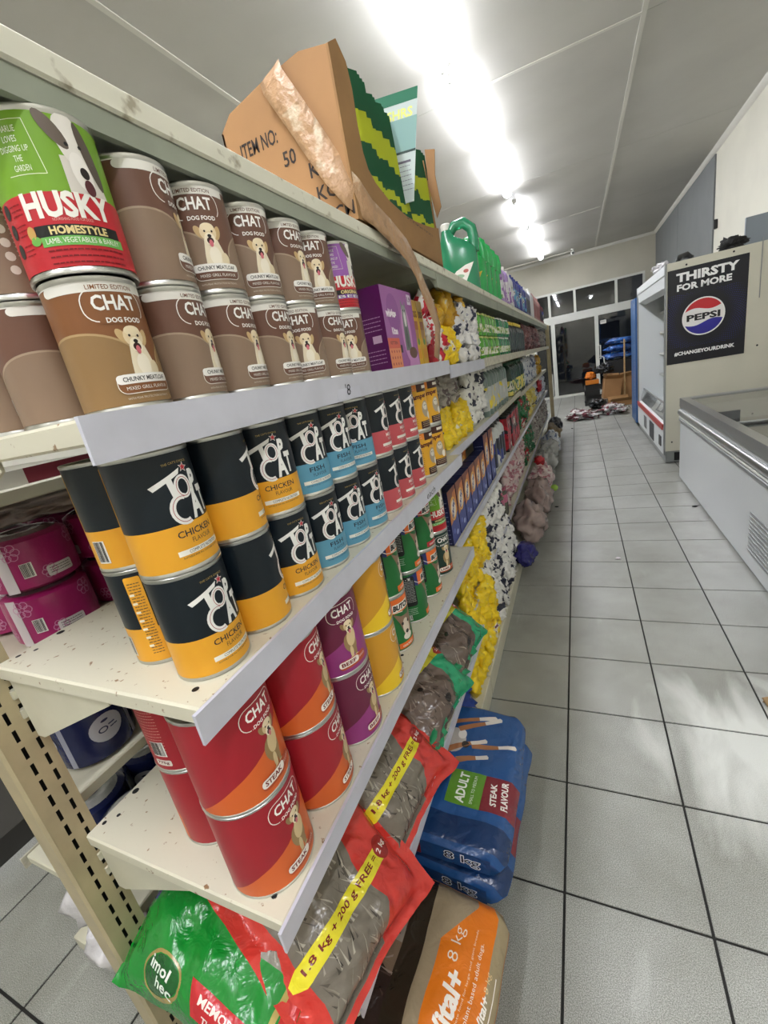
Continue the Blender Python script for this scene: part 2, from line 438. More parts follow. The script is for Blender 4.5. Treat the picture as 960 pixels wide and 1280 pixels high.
# grey boards on the right wall near the shopfront
M_gboard = mat('dark grey painted board', '#6d7070', .55, var=.08, scale=3)
gb = thing('wall_board', 'dark grey panelled board high on the right wall beside the shopfront', 'panel', (XR, 10.3, 1.9))
for a, b in ((7.75, 10.28), (10.3, 12.95)):
    box('board_panel', -.02, 0, a - 10.3, b - 10.3, 0, 1.68, M_gboard, gb)
sens = box('alarm_sensor', XR - .05, XR, 7.55, 7.62, 2.62, 2.74, M_black, bev=.008); tag(sens, 'small black alarm sensor on the white wall beside the grey boards', 'sensor')
# shopfront
M_glass, nt, b = nodes('dark shopfront glass')
b.inputs['Base Color'].default_value = (.9, .9, .9, 1); b.inputs['Roughness'].default_value = .02; b.inputs['Transmission Weight'].default_value = 1; b.inputs['IOR'].default_value = 1.5
def frame_bars(name, bars, m, parent=None, y0=YF - .02, y1=YF + .05):
    bm = bmesh.new()
    for x0, x1, z0, z1 in bars: bx(bm, x0, x1, y0, y1, z0, z1)
    return link(name, bm_mesh(name, bm), m, parent)
w1 = frame_bars('window_1', [(DX0, DX1, DZ2 - .05, DZ2), (DX0, DX1, DZ1, DZ1 + .1), (DX0, DX0 + .05, DZ1 + .1, DZ2 - .05), (DX1 - .05, DX1, DZ1 + .1, DZ2 - .05),
    (-.55, -.49, DZ1 + .1, DZ2 - .05), (.09, .15, DZ1 + .1, DZ2 - .05), (1.08, 1.14, DZ1 + .1, DZ2 - .05)], M_alu)
tag(w1, kind='structure')
for a, b_ in ((DX0 + .05, -.55), (-.49, .09), (.15, 1.08), (1.14, DX1 - .05)):
    box('pane', a, b_, YF + .01, YF + .016, DZ1 + .1, DZ2 - .05, M_glass, w1)
d1 = frame_bars('door_1', [(DX0, DX1, DZ1 - .1, DZ1), (DX0, DX0 + .05, 0, DZ1 - .1), (DX1 - .05, DX1, 0, DZ1 - .1), (-.52, -.42, 0, DZ1 - .1),
    (.58, .67, 0, DZ1 - .1), (-.42, .58, 0, .06), (.67, DX1 - .05, 0, .06), (DX0 + .05, -.52, 0, .06)], M_alu)
tag(d1, kind='structure')
for a, b_ in ((DX0 + .05, -.52), (-.42, .58), (.67, DX1 - .05)):
    box('pane', a, b_, YF + .01, YF + .016, .06, DZ1 - .1, M_glass, d1)
bm = bmesh.new(); tube(bm, [(.66, YF - .03, .9), (.70, YF - .1, .9), (.70, YF - .1, 1.25), (.66, YF - .03, 1.25)], .014)
link('door_handle', bm_mesh('h', bm, 40), M_alu, d1)
stk = thing('door_sticker', 'small white printed sticker at the top of the right door pane', 'sticker', (.79, YF + .006, 1.83))
box('sheet', -.07, .07, -.001, .001, -.045, .045, mat('paper', '#dedcd2', .6), stk)
link('print', print_mesh('print', small_lines(-.055, .055, .018, .016, 3, '#44464a', .006, 1, 4), planemap((0, -.001, 0), (1, 0, 0), (0, 0, 1))), M_printm, stk)
sg = thing('notice_sheet', 'tall white notice strip standing in the narrow side pane', 'notice', (-.60, YF - .004, .08))
box('sheet', -.055, .055, -.003, .003, 0, .62, mat('notice paper', '#d8d8d0', .6), sg)
# things beyond the glass: dark pavement
tag(box('pavement_outside', -4, 5, YF + .15, YF + 6, -.15, -.02, mat('dark paving', '#2b2b2a', .8)), kind='structure')
# lights
M_fix = mat('white light batten', '#c9c9c2', .4)
M_tube = emit('lit fluorescent tube', '#f4f6ff', TUBE_POWER)
proto = None
NM = ['second lit ceiling tube counted from the near end of the row', 'nearest']
for k, (x, y) in enumerate(TUBES):
    L = 1.5
    if k == 0:
        t = thing('fluorescent_light', 'a', 'light', (x, y, ZC))
        bm = bmesh.new(); prism(bm, [(-.035, 0), (.035, 0), (.028, -.05), (-.028, -.05)], 'y', -L / 2 - .03, L / 2 + .03)
        link('batten', bm_mesh('b', bm), M_fix, t)
        for s in (-1, 1): box('lamp_holder', -.014, .014, s * L / 2 - .012, s * L / 2 + .012, -.1, -.05, M_fix, t)
        bm = bmesh.new(); prism(bm, [(.055 * math.cos(a * math.pi / 7), -.052 - .04 * math.sin(a * math.pi / 7)) for a in range(8)], 'y', -L / 2 + .013, L / 2 - .013)
        link('lit_diffuser', bm_mesh('t', bm, 40), M_tube, t)
        proto = t
    else: t = copy_tree(proto)
    t.location = (x, y, ZC)
    t['group'] = 'fluorescent lights along the ceiling'
    t['label'] = ('lit white fluorescent ceiling light, %s of the row counted from nearest in view' % ORD[k - 2]) if k > 1 else \
        ('lit white fluorescent ceiling light behind the camera, %s from the back wall' % ORD[k])
t = copy_tree(proto); t.location = (.95, -1.7, ZC); t['label'] = 'lit white fluorescent ceiling light on the right, behind the camera'
# conduit and CCTV camera
bm = bmesh.new(); tube(bm, [(-2.0, YF - .5, ZC - .012), (.1, YF - .5, ZC - .012)], .012, 6)
tag(link('cable_conduit', bm_mesh('c', bm, 40), M_cornice), 'white cable conduit along the ceiling towards the far wall', 'conduit')
t = thing('security_camera', 'small white dome camera on the ceiling near the far wall', 'camera', (.13, 12.3, ZC))
bm = bmesh.new(); lathe(bm, [(.045, 0), (.045, -.02), (.02, -.03), (.015, -.05)], 16); link('mount', bm_mesh('m', bm, 40), M_alu, t)
bm = bmesh.new(); bmesh.ops.create_uvsphere(bm, u_segments=16, v_segments=10, radius=.05); link('housing', bm_mesh('m', bm, True), M_alu, t, (0, 0, -.09))
bm = bmesh.new(); lathe(bm, [(.0, .0), (.026, .0), (.026, .012), (0, .012)], 16); link('lens', bm_mesh('m', bm, 40), M_black, t, (0, -.042, -.10), (math.radians(70), 0, 0))
# ================================================================== GONDOLA SHELVING
GY = [-.62, .745, 2.10, 3.455, 4.81, 6.165, 7.42]
gon = thing('gondola_shelving', 'long cream double-sided steel gondola shelving unit with perforated posts along the aisle', 'shelving', (0, 0, 0))
def upright_mesh(h, full):
    """perforated post: x -.06..0, y -.034..+.034 about the post, slots on the +x face"""
    bm = bmesh.new(); y0, y1 = -.034, .034
    if not full:
        bx(bm, -.06, 0, y0, y1, 0, h)
    else:
        prism(bm, [(-.06, y0), (-.012, y0), (-.004, y0 + .004), (-.004, y0 + .008), (-.058, y0 + .008), (-.058, y1 - .003), (-.004, y1 - .003), (-.004, y1), (-.06, y1)], 'z', 0, h)
        ys = [y0 + .004, -.010, -.004, .014, .020, y1 - .001]; p, s = .0370, .024
        def q(a, b, z0, z1):
            f = bm.faces.new([bm.verts.new(v) for v in ((0, a, z0), (0, b, z0), (0, b, z1), (0, a, z1))])
        q(ys[0], ys[1], 0, h); q(ys[2], ys[3], 0, h); q(ys[4], ys[5], 0, h)
        for a, b, off in ((ys[1], ys[2], .0), (ys[3], ys[4], .0)):
            z = 0
            k = 0
            while z < h:
                q(a, b, z, min(z + p - s, h)); z += p; k += 1
        bx(bm, -.02, -.018, y0 + .01, y1 - .005, 0, h, 1)
    return bm_mesh('upright', bm)
um = upright_mesh(1.82, True); um.materials.append(M_post); um.materials.append(M_dark)
um2 = upright_mesh(1.82, False); um2.materials.append(M_white_en)
for i, y in enumerate(GY[:-1]):
    o = bpy.data.objects.new('upright', um if i == 0 else um2); COL.objects.link(o); o.parent = gon; o.location = (-.80, y, 0)
o = bpy.data.objects.new('upright', um); COL.objects.link(o); o.parent = gon; o.location = (-.30, 7.42, 0)
o['label'] = 'end post standing at the aisle front of the far end'
box('connecting_beam', -.86, -.80, GY[0] + .034, GY[1] - .034, 0.02, .09, M_post, gon)
def bracket(y, zt, parent, x0=-.795, x1=-.53, side=1, hooks=True, d=.125):
    bm = bmesh.new()
    prism(bm, [(x0, zt), (x1, zt), (x1, zt - .012), (x0 + .02 * side, zt - d), (x0, zt - d)], 'y', y - .002, y + .002)
    if hooks:
        for z in (zt - .035, zt - .075): bx(bm, min(x0 - .012 * side, x0), max(x0 - .012 * side, x0), y - .008, y + .008, z - .008, z + .008)
    link('bracket', bm_mesh('bracket', bm), M_white_en, parent)
def shelf(y0, y1, zt, x0, x1, rail=None, rail_h=.042, m=None, th=.027, front=1, holes=False, y0r=None, y1r=None, brk=True):
    bm = bmesh.new(); bx(bm, x0, x1, y0, y1, zt - th, zt)
    bmesh.ops.bevel(bm, geom=bm.edges[:], offset=.003, segments=1, affect='EDGES')
    s = link('shelf', bm_mesh('shelf', bm), m or M_cream, gon)
    if holes:
        bm = bmesh.new()
        for (hx, hy, l) in ((-.362, y0 + .028, .010), (-.785, y0 + .03, .009), (-.77, y0 + .05, .008), (-.785, y0 + .10, .014), (-.37, y0 + .62, .010)):
            lathe(bm, [(l / 2, zt + .0003), (0, zt + .0004)], 10, hx, hy, caps=False)
        link('mounting_holes', bm_mesh('holes', bm), M_dark, s)['kind'] = 'stuff'
    if rail:
        ya, yb = (y0r if y0r is not None else y0 - .012), (y1r if y1r is not None else y1 - .004); xf = x1 if front > 0 else x0
        bm = bmesh.new()
        e = .004 * front
        prism(bm, [(xf + e * .2, zt + .002), (xf + e * 1.6, zt + .002), (xf + e * 1.2, zt - rail_h), (xf + e * .2, zt - rail_h)], 'y', ya, yb)
        link('price_rail', bm_mesh('rail', bm), rail, s)
    if brk:
        if front > 0: bracket(y0 + .01, zt - th, s, -.795, min(x1 - .2, -.53))
    return s
XF = -.326
s1 = shelf(-.61, .735, 1.503, -.80, XF, M_rail, .045, holes=True)
shelf(-.61, .735, 1.155, -.80, XF, M_rail, .042, holes=True)
shelf(-.61, .735, .763, -.80, XF, M_rail, .040, holes=True)
shelf(-.535, .735, .388, -.80, XF, M_rail, .036, holes=True, y0r=-.53)
def deck(y0, y1, x1=XF):
    bm = bmesh.new(); bx(bm, -.86, x1, y0, y1, 0, .105); bmesh.ops.bevel(bm, geom=bm.edges[:], offset=.003, segments=1, affect='EDGES')
    link('base_deck', bm_mesh('deck', bm), M_white_en, gon)
deck(-.61, .738)
XG = -.394
for i in range(1, 6):
    y0, y1 = GY[i] + .003, GY[i + 1] - .003
    r = M_rail if i == 1 else M_rail_old
    shelf(y0, y1, 1.487, -.80, XF, M_rail_old, .042, y0r=1.42 if i == 1 else None)
    if i == 1: shelf_r = box('price_rail', XF + .001, XF + .006, .737, 1.418, 1.44, 1.487, M_rail, gon)
    shelf(y0, y1, 1.141 if i < 3 else 1.118, -.80, XG, M_rail if i < 2 else M_rail_old, .036)
    shelf(y0, y1, .765, -.80, XG, M_rail, .034); shelf(y0, y1, .375, -.80, XG, M_rail, .032)
    deck(y0, y1)
    box('back_panel', -.812, -.806, y0, y1, .1, 1.79, M_white_en, gon)
# top canopy shelf: lit lip above, dark underside
for i in range(6):
    y0, y1 = GY[i] - (.0 if i else -.01) + .003, GY[i + 1] - .003
    bm = bmesh.new(); bx(bm, -.80, XF, y0, y1, 1.800, 1.828)
    bmesh.ops.bevel(bm, geom=bm.edges[:], offset=.003, segments=1, affect='EDGES')
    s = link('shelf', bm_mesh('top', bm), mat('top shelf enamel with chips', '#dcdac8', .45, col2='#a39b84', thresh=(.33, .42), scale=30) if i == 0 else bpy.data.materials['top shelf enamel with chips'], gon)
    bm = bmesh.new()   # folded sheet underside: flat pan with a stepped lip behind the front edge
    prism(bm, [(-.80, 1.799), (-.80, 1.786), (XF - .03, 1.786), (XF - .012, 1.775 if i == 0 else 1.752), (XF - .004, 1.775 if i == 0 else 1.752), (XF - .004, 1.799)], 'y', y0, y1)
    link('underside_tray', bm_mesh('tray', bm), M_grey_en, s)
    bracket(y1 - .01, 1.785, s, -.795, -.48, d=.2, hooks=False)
# other side of the gondola
for i in range(6):
    y0, y1 = GY[i] + (.04 if i == 0 else .003), GY[i + 1] - .003
    if i > 2: break
    for zt in (.45, .80, 1.10, 1.42):
        shelf(y0, y1, zt, -1.31, -.865, M_rail_old, .034, front=-1, m=M_white_en)
    shelf(y0, y1, .10, -1.33, -.865, None, m=M_white_en, th=.05, front=-1)
    box('canopy_shelf', -1.31, -.862, y0, y1, 1.80, 1.828, M_white_en, gon)
def note(y0, y1, z0, z1, s, ys, zs, w, h, lb):
    o = box('price_note', XF + .0050, XF + .0056, y0, y1, z0, z1, mat('paper note', '#cfd0dc', .5, var=.08, scale=20) if 'paper note' not in bpy.data.materials else bpy.data.materials['paper note'])
    tag(o, lb, 'price note'); link('note_print', print_mesh('p', [text(s, ys, zs, w, h, '#2a2c34', 1, .0, shear=.2)], planemap((XF + .0057, 0, 0), (0, 1, 0), (0, 0, 1)), base=.0003), M_printm, o)
note(.225, .45, 1.115, 1.1555, 'each', .315, 1.133, .085, .020, 'paper price strip with handwritten each on the second shelf rail')
note(-.13, -.03, 1.460, 1.502, "'8", -.085, 1.478, .022, .022, 'torn paper price note on the upper shelf rail below the brown cans')
# ================================================================== CANS
def can_body(r, h, n=40):
    bm = bmesh.new()
    lathe(bm, [(0, .004), (r * .86, .004), (r * .9, .001), (r * .99, 0), (r * 1.012, .001), (r * 1.012, .004), (r * .985, .006), (r * .98, .008), (r * .98, h - .008), (r * .985, h - .006),
               (r * 1.012, h - .004), (r * 1.012, h - .001), (r * .99, h), (r * .95, h - .001), (r * .93, h - .006), (r * .8, h - .006), (r * .78, h - .0045), (r * .74, h - .006), (r * .55, h - .006), (r * .53, h - .005), (0, h - .005)], n, caps=False)
    return bm_mesh('can_body', bm, 35)
def make_can(kind, r, h, shapes, metal=None, margin=.008):
    """label sheet wraps from margin to h - margin"""
    t = thing(kind, 'proto', 'can')
    link('tin_body', can_body(r, h), metal or M_steel, t)
    me = print_mesh('label', shapes, cylmap(r * .995), us=r * math.pi / 20)
    link('paper_label', me, M_print, t)
    return t
def star(cx, cy, s, c, l): return poly([(cx + s * (1 if k % 2 == 0 else .42) * math.sin(k * math.pi / 5 + .2), cy + s * (1 if k % 2 == 0 else .42) * math.cos(k * math.pi / 5 + .2)) for k in range(10)], c, l)
def dog(cx, cy, s, full=False, tan='#e3cfa8', sh='#c7a877', l=3):
    """seated labrador, head centre at (cx, cy), head width s"""
    S = []
    if full:
        S += [ell(cx - .1 * s, cy - 1.35 * s, .55 * s, .85 * s, sh, l, 12), ell(cx + .05 * s, cy - .9 * s, .42 * s, .75 * s, tan, l + 1, -8),
              ell(cx - .15 * s, cy - 2.1 * s, .16 * s, .5 * s, tan, l + 2), ell(cx + .2 * s, cy - 2.1 * s, .15 * s, .5 * s, sh, l + 2),
              ell(cx - .2 * s, cy - 2.55 * s, .2 * s, .1 * s, tan, l + 3), ell(cx + .22 * s, cy - 2.55 * s, .2 * s, .1 * s, tan, l + 3)]
    else:
        S += [poly([(cx - .28 * s, cy - .2 * s), (cx + .35 * s, cy - .15 * s), (cx + .62 * s, cy - .9 * s), (cx + .85 * s, cy - 1.45 * s), (cx - .45 * s, cy - 1.45 * s), (cx - .4 * s, cy - .9 * s)], '#e8dcc0', l),
              ell(cx + .1 * s, cy - 1.0 * s, .3 * s, .45 * s, '#f3ead6', l + 1), ell(cx + .6 * s, cy - 1.15 * s, .22 * s, .32 * s, '#e0d0ae', l + 1)]
    S += [ell(cx - .46 * s, cy + .12 * s, .17 * s, .32 * s, sh, l + 1, 30), ell(cx + .46 * s, cy + .06 * s, .16 * s, .34 * s, sh, l + 1, -18),
          ell(cx, cy + .1 * s, .42 * s, .42 * s, tan, l + 2), ell(cx, cy + .32 * s, .34 * s, .2 * s, '#ecdcba', l + 3), ell(cx + .02 * s, cy - .22 * s, .27 * s, .3 * s, '#f2e6cc', l + 3),
          ell(cx - .17 * s, cy + .14 * s, .05 * s, .055 * s, '#22160f', l + 4, n=10), ell(cx + .19 * s, cy + .13 * s, .05 * s, .055 * s, '#22160f', l + 4, n=10),
          ell(cx + .02 * s, cy - .08 * s, .1 * s, .08 * s, '#1c1716', l + 5, n=12), ell(cx + .02 * s, cy - .3 * s, .17 * s, .16 * s, '#3a1d1b', l + 4), ell(cx + .03 * s, cy - .42 * s, .1 * s, .17 * s, '#d4727c', l + 5)]
    return S
def brown_label(r, h, c1, c2, cl, band='#e6e3da'):
    C = 2 * math.pi * r; m = .006; a, b = -C / 2, C / 2
    S = [rect(a, m, b, h - m, c1, 0)]
    # paler hill below
    pts = []
    S.append(rect(a, m, b, m + .30 * h, c2, 1))
    for cx in (-.052, .052 + .04):
        arc = [(cx + .062 * math.cos(t * math.pi / 24), m + .30 * h + .26 * h * math.sin(t * math.pi / 24)) for t in range(25)]
        S.append(([arc], c2, 1)); S.append(outline(arc, .0022, cl, 2, closed=False))
    S.append(rect(-.062, h - m - .0095, .045, h - m - .0005, band, 2)); S.append(ell(-.062, h - m - .005, .006, .0045, band, 2))
    S.append(rect(a, h - m - .0012, b, h - m, band, 2))
    S.append(text('LIMITED EDITION', 0, h - m - .0052, .046, .0045, c1, 4, .01))
    yl = h * .775
    S.append(outline(rrect_pts(-.032, yl - .014, .030, yl + .017, .0135), .0011, '#efece4', 3))
    S.append(rect(-.02, yl - .0165, .026, yl - .0095, c1, 4))
    S.append(text('CHAT', -.0005, yl + .004, .044, .0150, '#f4f2ec', 5, .026)); S.append(text('DOG FOOD', .004, yl - .0128, .036, .0052, '#f0ede6', 5, .03))
    S += dog(.007, h * .535, .026)
    yt = h * .215
    S += [rrect(-.024, yt - .012, .038, yt + .0075, .008, c1, 10), outline(rrect_pts(-.024, yt - .012, .038, yt + .0075, .008), .0008, '#e8e2d6', 11),
          rrect(-.024, yt - .002, .038, yt + .0075, .004, '#f1eee8', 12), text('CHUNKY MEATLOAF', .007, yt + .0027, .05, .0048, '#43403c', 13, .02),
          text('MIXED GRILL FLAVOUR', .007, yt - .0066, .048, .0036, '#e8e2d8', 13, .0), text('WITH PEAK PROTECTION NUTRIENTS', .006, yt - .017, .05, .0022, '#d5c9b8', 3, 0)]
    # back panel
    S += small_lines(b - .045, b - .008, h * .72, .0042, 14, '#cfc4b4', .0012, 2, 3)
    for k in range(5): S.append(ell(b - .052, h * .6 - k * .013, .0045, .0045, '#ddd4c6', 2, n=12))
    S += barcode(a + .01, h * .16, .02, .016, 2)
    return S
def top_label(r, h, flav, c2, txt='#1d2733'):
    C = 2 * math.pi * r; a, b = -C / 2, C / 2; m = .0055; yb = m + .36 * h; nv = '#0e1921'
    S = [rect(a, m, b, h - m, nv, 0), rect(a, m, b, yb, c2, 1)]
    S.append(text("THE CAT'S CHOICE", .004, h * .885, .034, .0028, '#b79a52', 3, .0, arc=-3))
    wh = '#ecebe6'
    # slanted initial with a long brushed crossbar
    S.append(poly([(-.034, h * .735), (-.030, h * .70), (.004, h * .79), (.007, h * .835)], wh, 3))
    S.append(poly([(-.014, h * .76), (-.007, h * .785), (-.004, h * .60), (-.0105, h * .60)], wh, 3))
    def ring(cx, cy, rx, ry, w, open_=False):
        o = []
        n = 22; st = 4 if open_ else 0
        for i in range(st, n - st):
            t0, t1 = 2 * math.pi * i / n, 2 * math.pi * (i + 1) / n
            o.append([(cx + rx * math.cos(t0), cy + ry * math.sin(t0)), (cx + rx * math.cos(t1), cy + ry * math.sin(t1)),
                      (cx + (rx - w) * math.cos(t1), cy + (ry - w) * math.sin(t1)), (cx + (rx - w) * math.cos(t0), cy + (ry - w) * math.sin(t0))])
        return (o, wh, 4)
    def ringl(cx, cy, rx, ry, open_=False):
        q = ring(cx, cy, rx, ry, .0007, open_); return (q[0], '#a8313c', 6)
    S += [ring(.005, h * .685, .0115, .0145, .0052), ringl(.005, h * .685, .0090, .0120)]
    S.append(text('P', .0225, h * .705, .0115, .030, wh, 4, .05, shear=.1))
    S += [ring(-.003, h * .51, .0165, .0195, .0072, True), ringl(-.003, h * .51, .0132, .0162, True)]
    S.append(text('A', .0165, h * .525, .0195, .036, wh, 4, .05)); S.append(text('T', .0315, h * .545, .0135, .034, wh, 5, .05))
    S.append(star(.0125, h * .832, .0068, wh, 6)); S.append(star(.0125, h * .832, .0052, '#c22f3d', 7))
    S.append(text(flav, .006, h * .315, .044 * len(flav) / 7 + .008, .0085, txt, 3, .012)); S.append(text('FLAVOUR', .010, h * .245, .030, .0062, txt, 3, -.005))
    S += [rect(-.026, h * .14, .040, h * .185, '#ece9dd', 3), text('COMPLETE NUTRITION', .010, h * .1625, .046, .0042, txt, 4, .0), text('SUITABLE FOR ALL CATS AND KITTENS', .006, h * .12, .056, .0022, txt, 3, 0)]
    # side panel with tiny print, about a quarter turn left of the front
    q = -C * .30
    S += [rrect(q - .034, m + .001, q - .012, h * .93, .003, c2, 2)] + small_lines(q - .031, q - .015, h * .86, .0044, 26, '#3c3a34', .0012, 3, 9)
    for k in range(7): S.append(rect(q - .0325, h * (.2 + .09 * k), q - .026, h * (.2 + .09 * k) + .0035, '#ece6d2', 4))
    S += [rect(C * .33, m + .001, C * .33 + .022, h * .93, c2, 2)] + small_lines(C * .33 + .003, C * .33 + .019, h * .84, .0046, 20, '#3c3a34', .0011, 3, 12)
    S += barcode(C * .44, h * .1, .018, .03, 4)
    return S
def chat_label(r, h, c1, c2, flav, dark='#4c0f16'):
    C = 2 * math.pi * r; a, b = -C / 2, C / 2; m = .004
    S = [rect(a, m, b, h - m, c1, 0)]
    dg = [(-.13, m), (-.13, m + .03 * h), (-.07, h * .28), (-.02, h * .42), (.03, h * .58), (.07, h * .70), (.07, m)]
    S.append(poly(dg, c2, 1)); S.append(rect(.07, m, .12, h * .7, c2, 1))
    S.append(poly([(.12, m), (.12, h * .7), (.17, h * .35), (.17, m)], c2, 1))
    yl = h * .80
    S.append(outline(rrect_pts(-.036, yl - .017, .036, yl + .019, .016), .0013, '#f3ece2', 3)); S.append(rect(-.022, yl - .020, .03, yl - .0115, c1, 4))
    S += [text('CHAT', 0, yl + .0045, .052, .018, '#fbf7f0', 5, .026), text('DOG FOOD', .004, yl - .0155, .044, .0062, '#fbf7f0', 5, .03)]
    S += dog(.004, h * .60, .027, True, '#d8c092', '#9d8156', 4)
    yt = h * .145
    S += [rrect(-.034, yt - .010, .034, yt + .010, .008, '#b8502a', 12), rrect(-.034, yt - .0055, .012, yt + .0085, .006, '#f2ece2', 13), text(flav, -.012, yt + .0015, .034, .0085, '#7a2a22', 14, .03), text('FLAVOUR', .022, yt + .001, .018, .005, '#f2ece2', 14, .0)]
    S += [rect(-.175, h * .91, -.155, h * .93, '#e8dfd5', 2)] + small_lines(-.2, -.165, h * .78, .006, 16, '#d99a8c', .0012, 2, 4)
    S += barcode(-.195, h * .2, .026, .028, 3)
    S += [rrect(-.198, h * .08, -.165, h * .15, .003, '#e5ddd2', 3), text('775g', -.1815, h * .115, .024, .007, '#6a1a20', 4, .02)]
    return [x for x in clip(S, a, 0, b, h)]
def husky_label(r, h, green, bandtxt, flavc, flav):
    C = 2 * math.pi * r; a, b = -C / 2, C / 2; m = .006
    S = [rect(a, m, b, h - m, green, 0), rect(a, m, b, h * .50, '#c02630', 1)]
    # dog: white face with grey ears
    x, y = .018, h * .72
    S += [poly([(x - .012, h * .5), (x + .024, h * .5), (x + .020, y), (x - .012, y)], '#d8d2c8', 2), ell(x + .004, y + .012, .015, .024, '#e6e1d8', 3, 12), ell(x - .012, y + .02, .0065, .017, '#6b5f55', 4, 35),
          ell(x + .016, y + .004, .006, .028, '#5b5048', 4, 12), ell(x + .004, y - .012, .009, .017, '#efeae2', 5, 8), ell(x - .003, y + .010, .0018, .0018, '#1a1a1a', 6, n=8), ell(x + .009, y + .010, .0018, .0018, '#1a1a1a', 6, n=8),
          ell(x + .006, y - .012, .0042, .005, '#221c1a', 7), ell(x + .007, y - .024, .005, .007, '#5a2a30', 6)]
    S += [outline([(-.052, y + .026), (-.014, y + .026), (-.008, y - .016), (-.040, y - .016)], .0006, '#e9efcf', 2, closed=False)]
    for k, s in enumerate(('CHARLIE', 'LOVES', 'DIGGING UP', 'THE', 'GARDEN')): S.append(text(s, -.030 + k * .001, y + .019 - k * .0075, .0024 * len(s), .0048, '#eef2dc', 3, 0))
    S += [ell(-.058, h * .9, .012, .010, '#1b1d1a', 2), rect(-.064, h * .9, -.052, h * .91, '#9a9a8c', 3), rect(-.062, h * .87, -.054, h * .88, '#9a9a8c', 3)]
    S.append(text('HUSKY', 0, h * .425, .078, .0225, '#efece2', 4, .040, arc=0)); S.append(text('NOURISHING FOOD FOR DOGS', .0, h * .335, .034, .0025, '#e8a9a0', 4, 0))
    S += [rect(-.036, h * .235, .040, h * .305, '#171614', 4), text(bandtxt, .002, h * .27, .050, .0072, '#dcc98c', 5, .04), rect(-.033, h * .175, .042, h * .235, flavc, 4), text(flav, .004, h * .205, .066, .0052, '#eef2e4', 5, 0)]
    S += small_lines(-.03, .04, h * .145, .0055, 3, '#7c1018', .0013, 4, 6)
    for k in range(3): S += [ell(-.062, h * (.44 - .12 * k), .005, .0065, '#1a1a18', 4, n=12)] + small_lines(-.055, -.042, h * (.45 - .12 * k), .004, 3, '#8a141c', .001, 3, k)
    S += [ell(-.040, h * .27, .004, .006, '#c9a05a', 6), ell(-.038, h * .22, .005, .004, '#6fb04e', 6)]
    return clip(S, a, 0, b, h)
def butch_label(r, h, accent='#e8702a', kind=0):
    C = 2 * math.pi * r; a, b = -C / 2, C / 2; m = .006; g = '#1f6b33'
    S = [rect(a, m, b, h - m, g, 0), rect(-.045, h * .72, .045, h - m, accent, 1), poly([(-.075, h * .93), (-.045, h - m), (-.045, h * .7), (-.07, h * .76)], '#27306e', 1), outline([(-.078, h * .9), (-.045, h * .76), (0, h * .71)], .002, '#e9e6df', 2, closed=False),
         rect(-.030, h * .745, .032, h * .875, '#efece4', 2), text('BUTCH', .001, h * .81, .058, .0165, '#141414', 3, .06, shear=.15)]
    S += [poly([(-.032, h * .72), (-.016, h * .52), (-.004, h * .25), (.012, h * .2), (.028, h * .42), (.036, h * .72), (.02, h * .62), (-.01, h * .64)], '#8a6e58', 3), ell(.004, h * .42, .013, .026, '#d9cbb8', 4), ell(-.008, h * .5, .004, .005, '#2a1f1a', 5, n=8), ell(.014, h * .5, .004, .005, '#2a1f1a', 5, n=8), ell(.004, h * .33, .006, .006, '#1e1817', 5, n=10), ell(.004, h * .25, .016, .011, '#e4ded2', 4)]
    S += [rect(-.03, m + .004, .03, h * .16, accent, 5), text('CHUNKY', 0, h * .10, .04, .006, '#f2eee4', 6, .03), ell(.048, h * .16, .012, .014, '#d9a03c', 2), poly([(.034, h * .06), (.05, h * .15), (.066, h * .06)], '#c23a36', 3), outline([(.034, h * .06), (.05, h * .15), (.066, h * .06)], .0015, '#e9e6df', 4)]
    q = -C * .225
    S += [rrect(q - .030, h * .34, q + .022, h * .93, .008, '#17191a', 2), text('A - Z', q - .004, h * .88, .03, .007, '#e9e7e0', 3, .03)] + small_lines(q - .026, q + .018, h * .83, .0052, 14, '#b9bab5', .0015, 3, 7)
    S += small_lines(q - .026, q + .018, h * .28, .006, 4, '#c7d6c6', .0014, 3, 8) + barcode(q - .02, m + .006, .016, .014, 3)
    return clip(S, a, 0, b, h)
def pam_label(r, h, side):
    C = 2 * math.pi * r; a, b = -C / 2, C / 2; m = .007
    S = [rect(a, m, b, h - m, '#dfa62b', 0), rect(-.06, h * .83, -.002, h - m, '#e78a35', 1), rect(-.002, h * .80, .06, h - m, '#43231c', 1), rect(-.002, m, .06, h * .2, '#43231c', 1), rect(.02, h * .86, .05, h * .92, '#ece4d6', 2)]
    S += [text('Pamper', .004, h * .70, .066, .020, '#5a1d1a', 3, .04, rot=4), ell(.024, h * .44, .016, .026, '#a89a84', 2), ell(.024, h * .50, .011, .012, '#d8d0c2', 3), ell(.020, h * .52, .002, .002, '#222', 4, n=8) if False else ell(.020, h * .52, .002, .002, '#222222', 4, n=8), ell(.028, h * .52, .002, .002, '#222222', 4, n=8), ell(.04, h * .30, .01, .012, '#ece6d8', 3)]
    S += small_lines(-.052, -.012, h * .58, .0062, 12, '#7a4a1c', .0016, 2, 3) + small_lines(-.05, -.01, h * .9, .006, 2, '#f2d8a8', .0015, 3, 2) + small_lines(.004, .05, h * .17, .006, 3, '#c9b49a', .0015, 3, 2)
    return clip(S, a, 0, b, h)
HB, HT, HR, HU = .1335, .150, .171, .168
RB, RT, RR, RU = .046, .050, .070, .056
P_brown = make_can('food_can', RB, HB, brown_label(RB, HB, '#6d4c3d', '#8b7460', '#a8937c'))
P_brown2 = make_can('food_can', RB, HB, brown_label(RB, HB, '#82532f', '#8f7048', '#b3976c'))
P_chick = make_can('food_can', RT, HT, top_label(RT, HT, 'CHICKEN', '#e3a32c'))
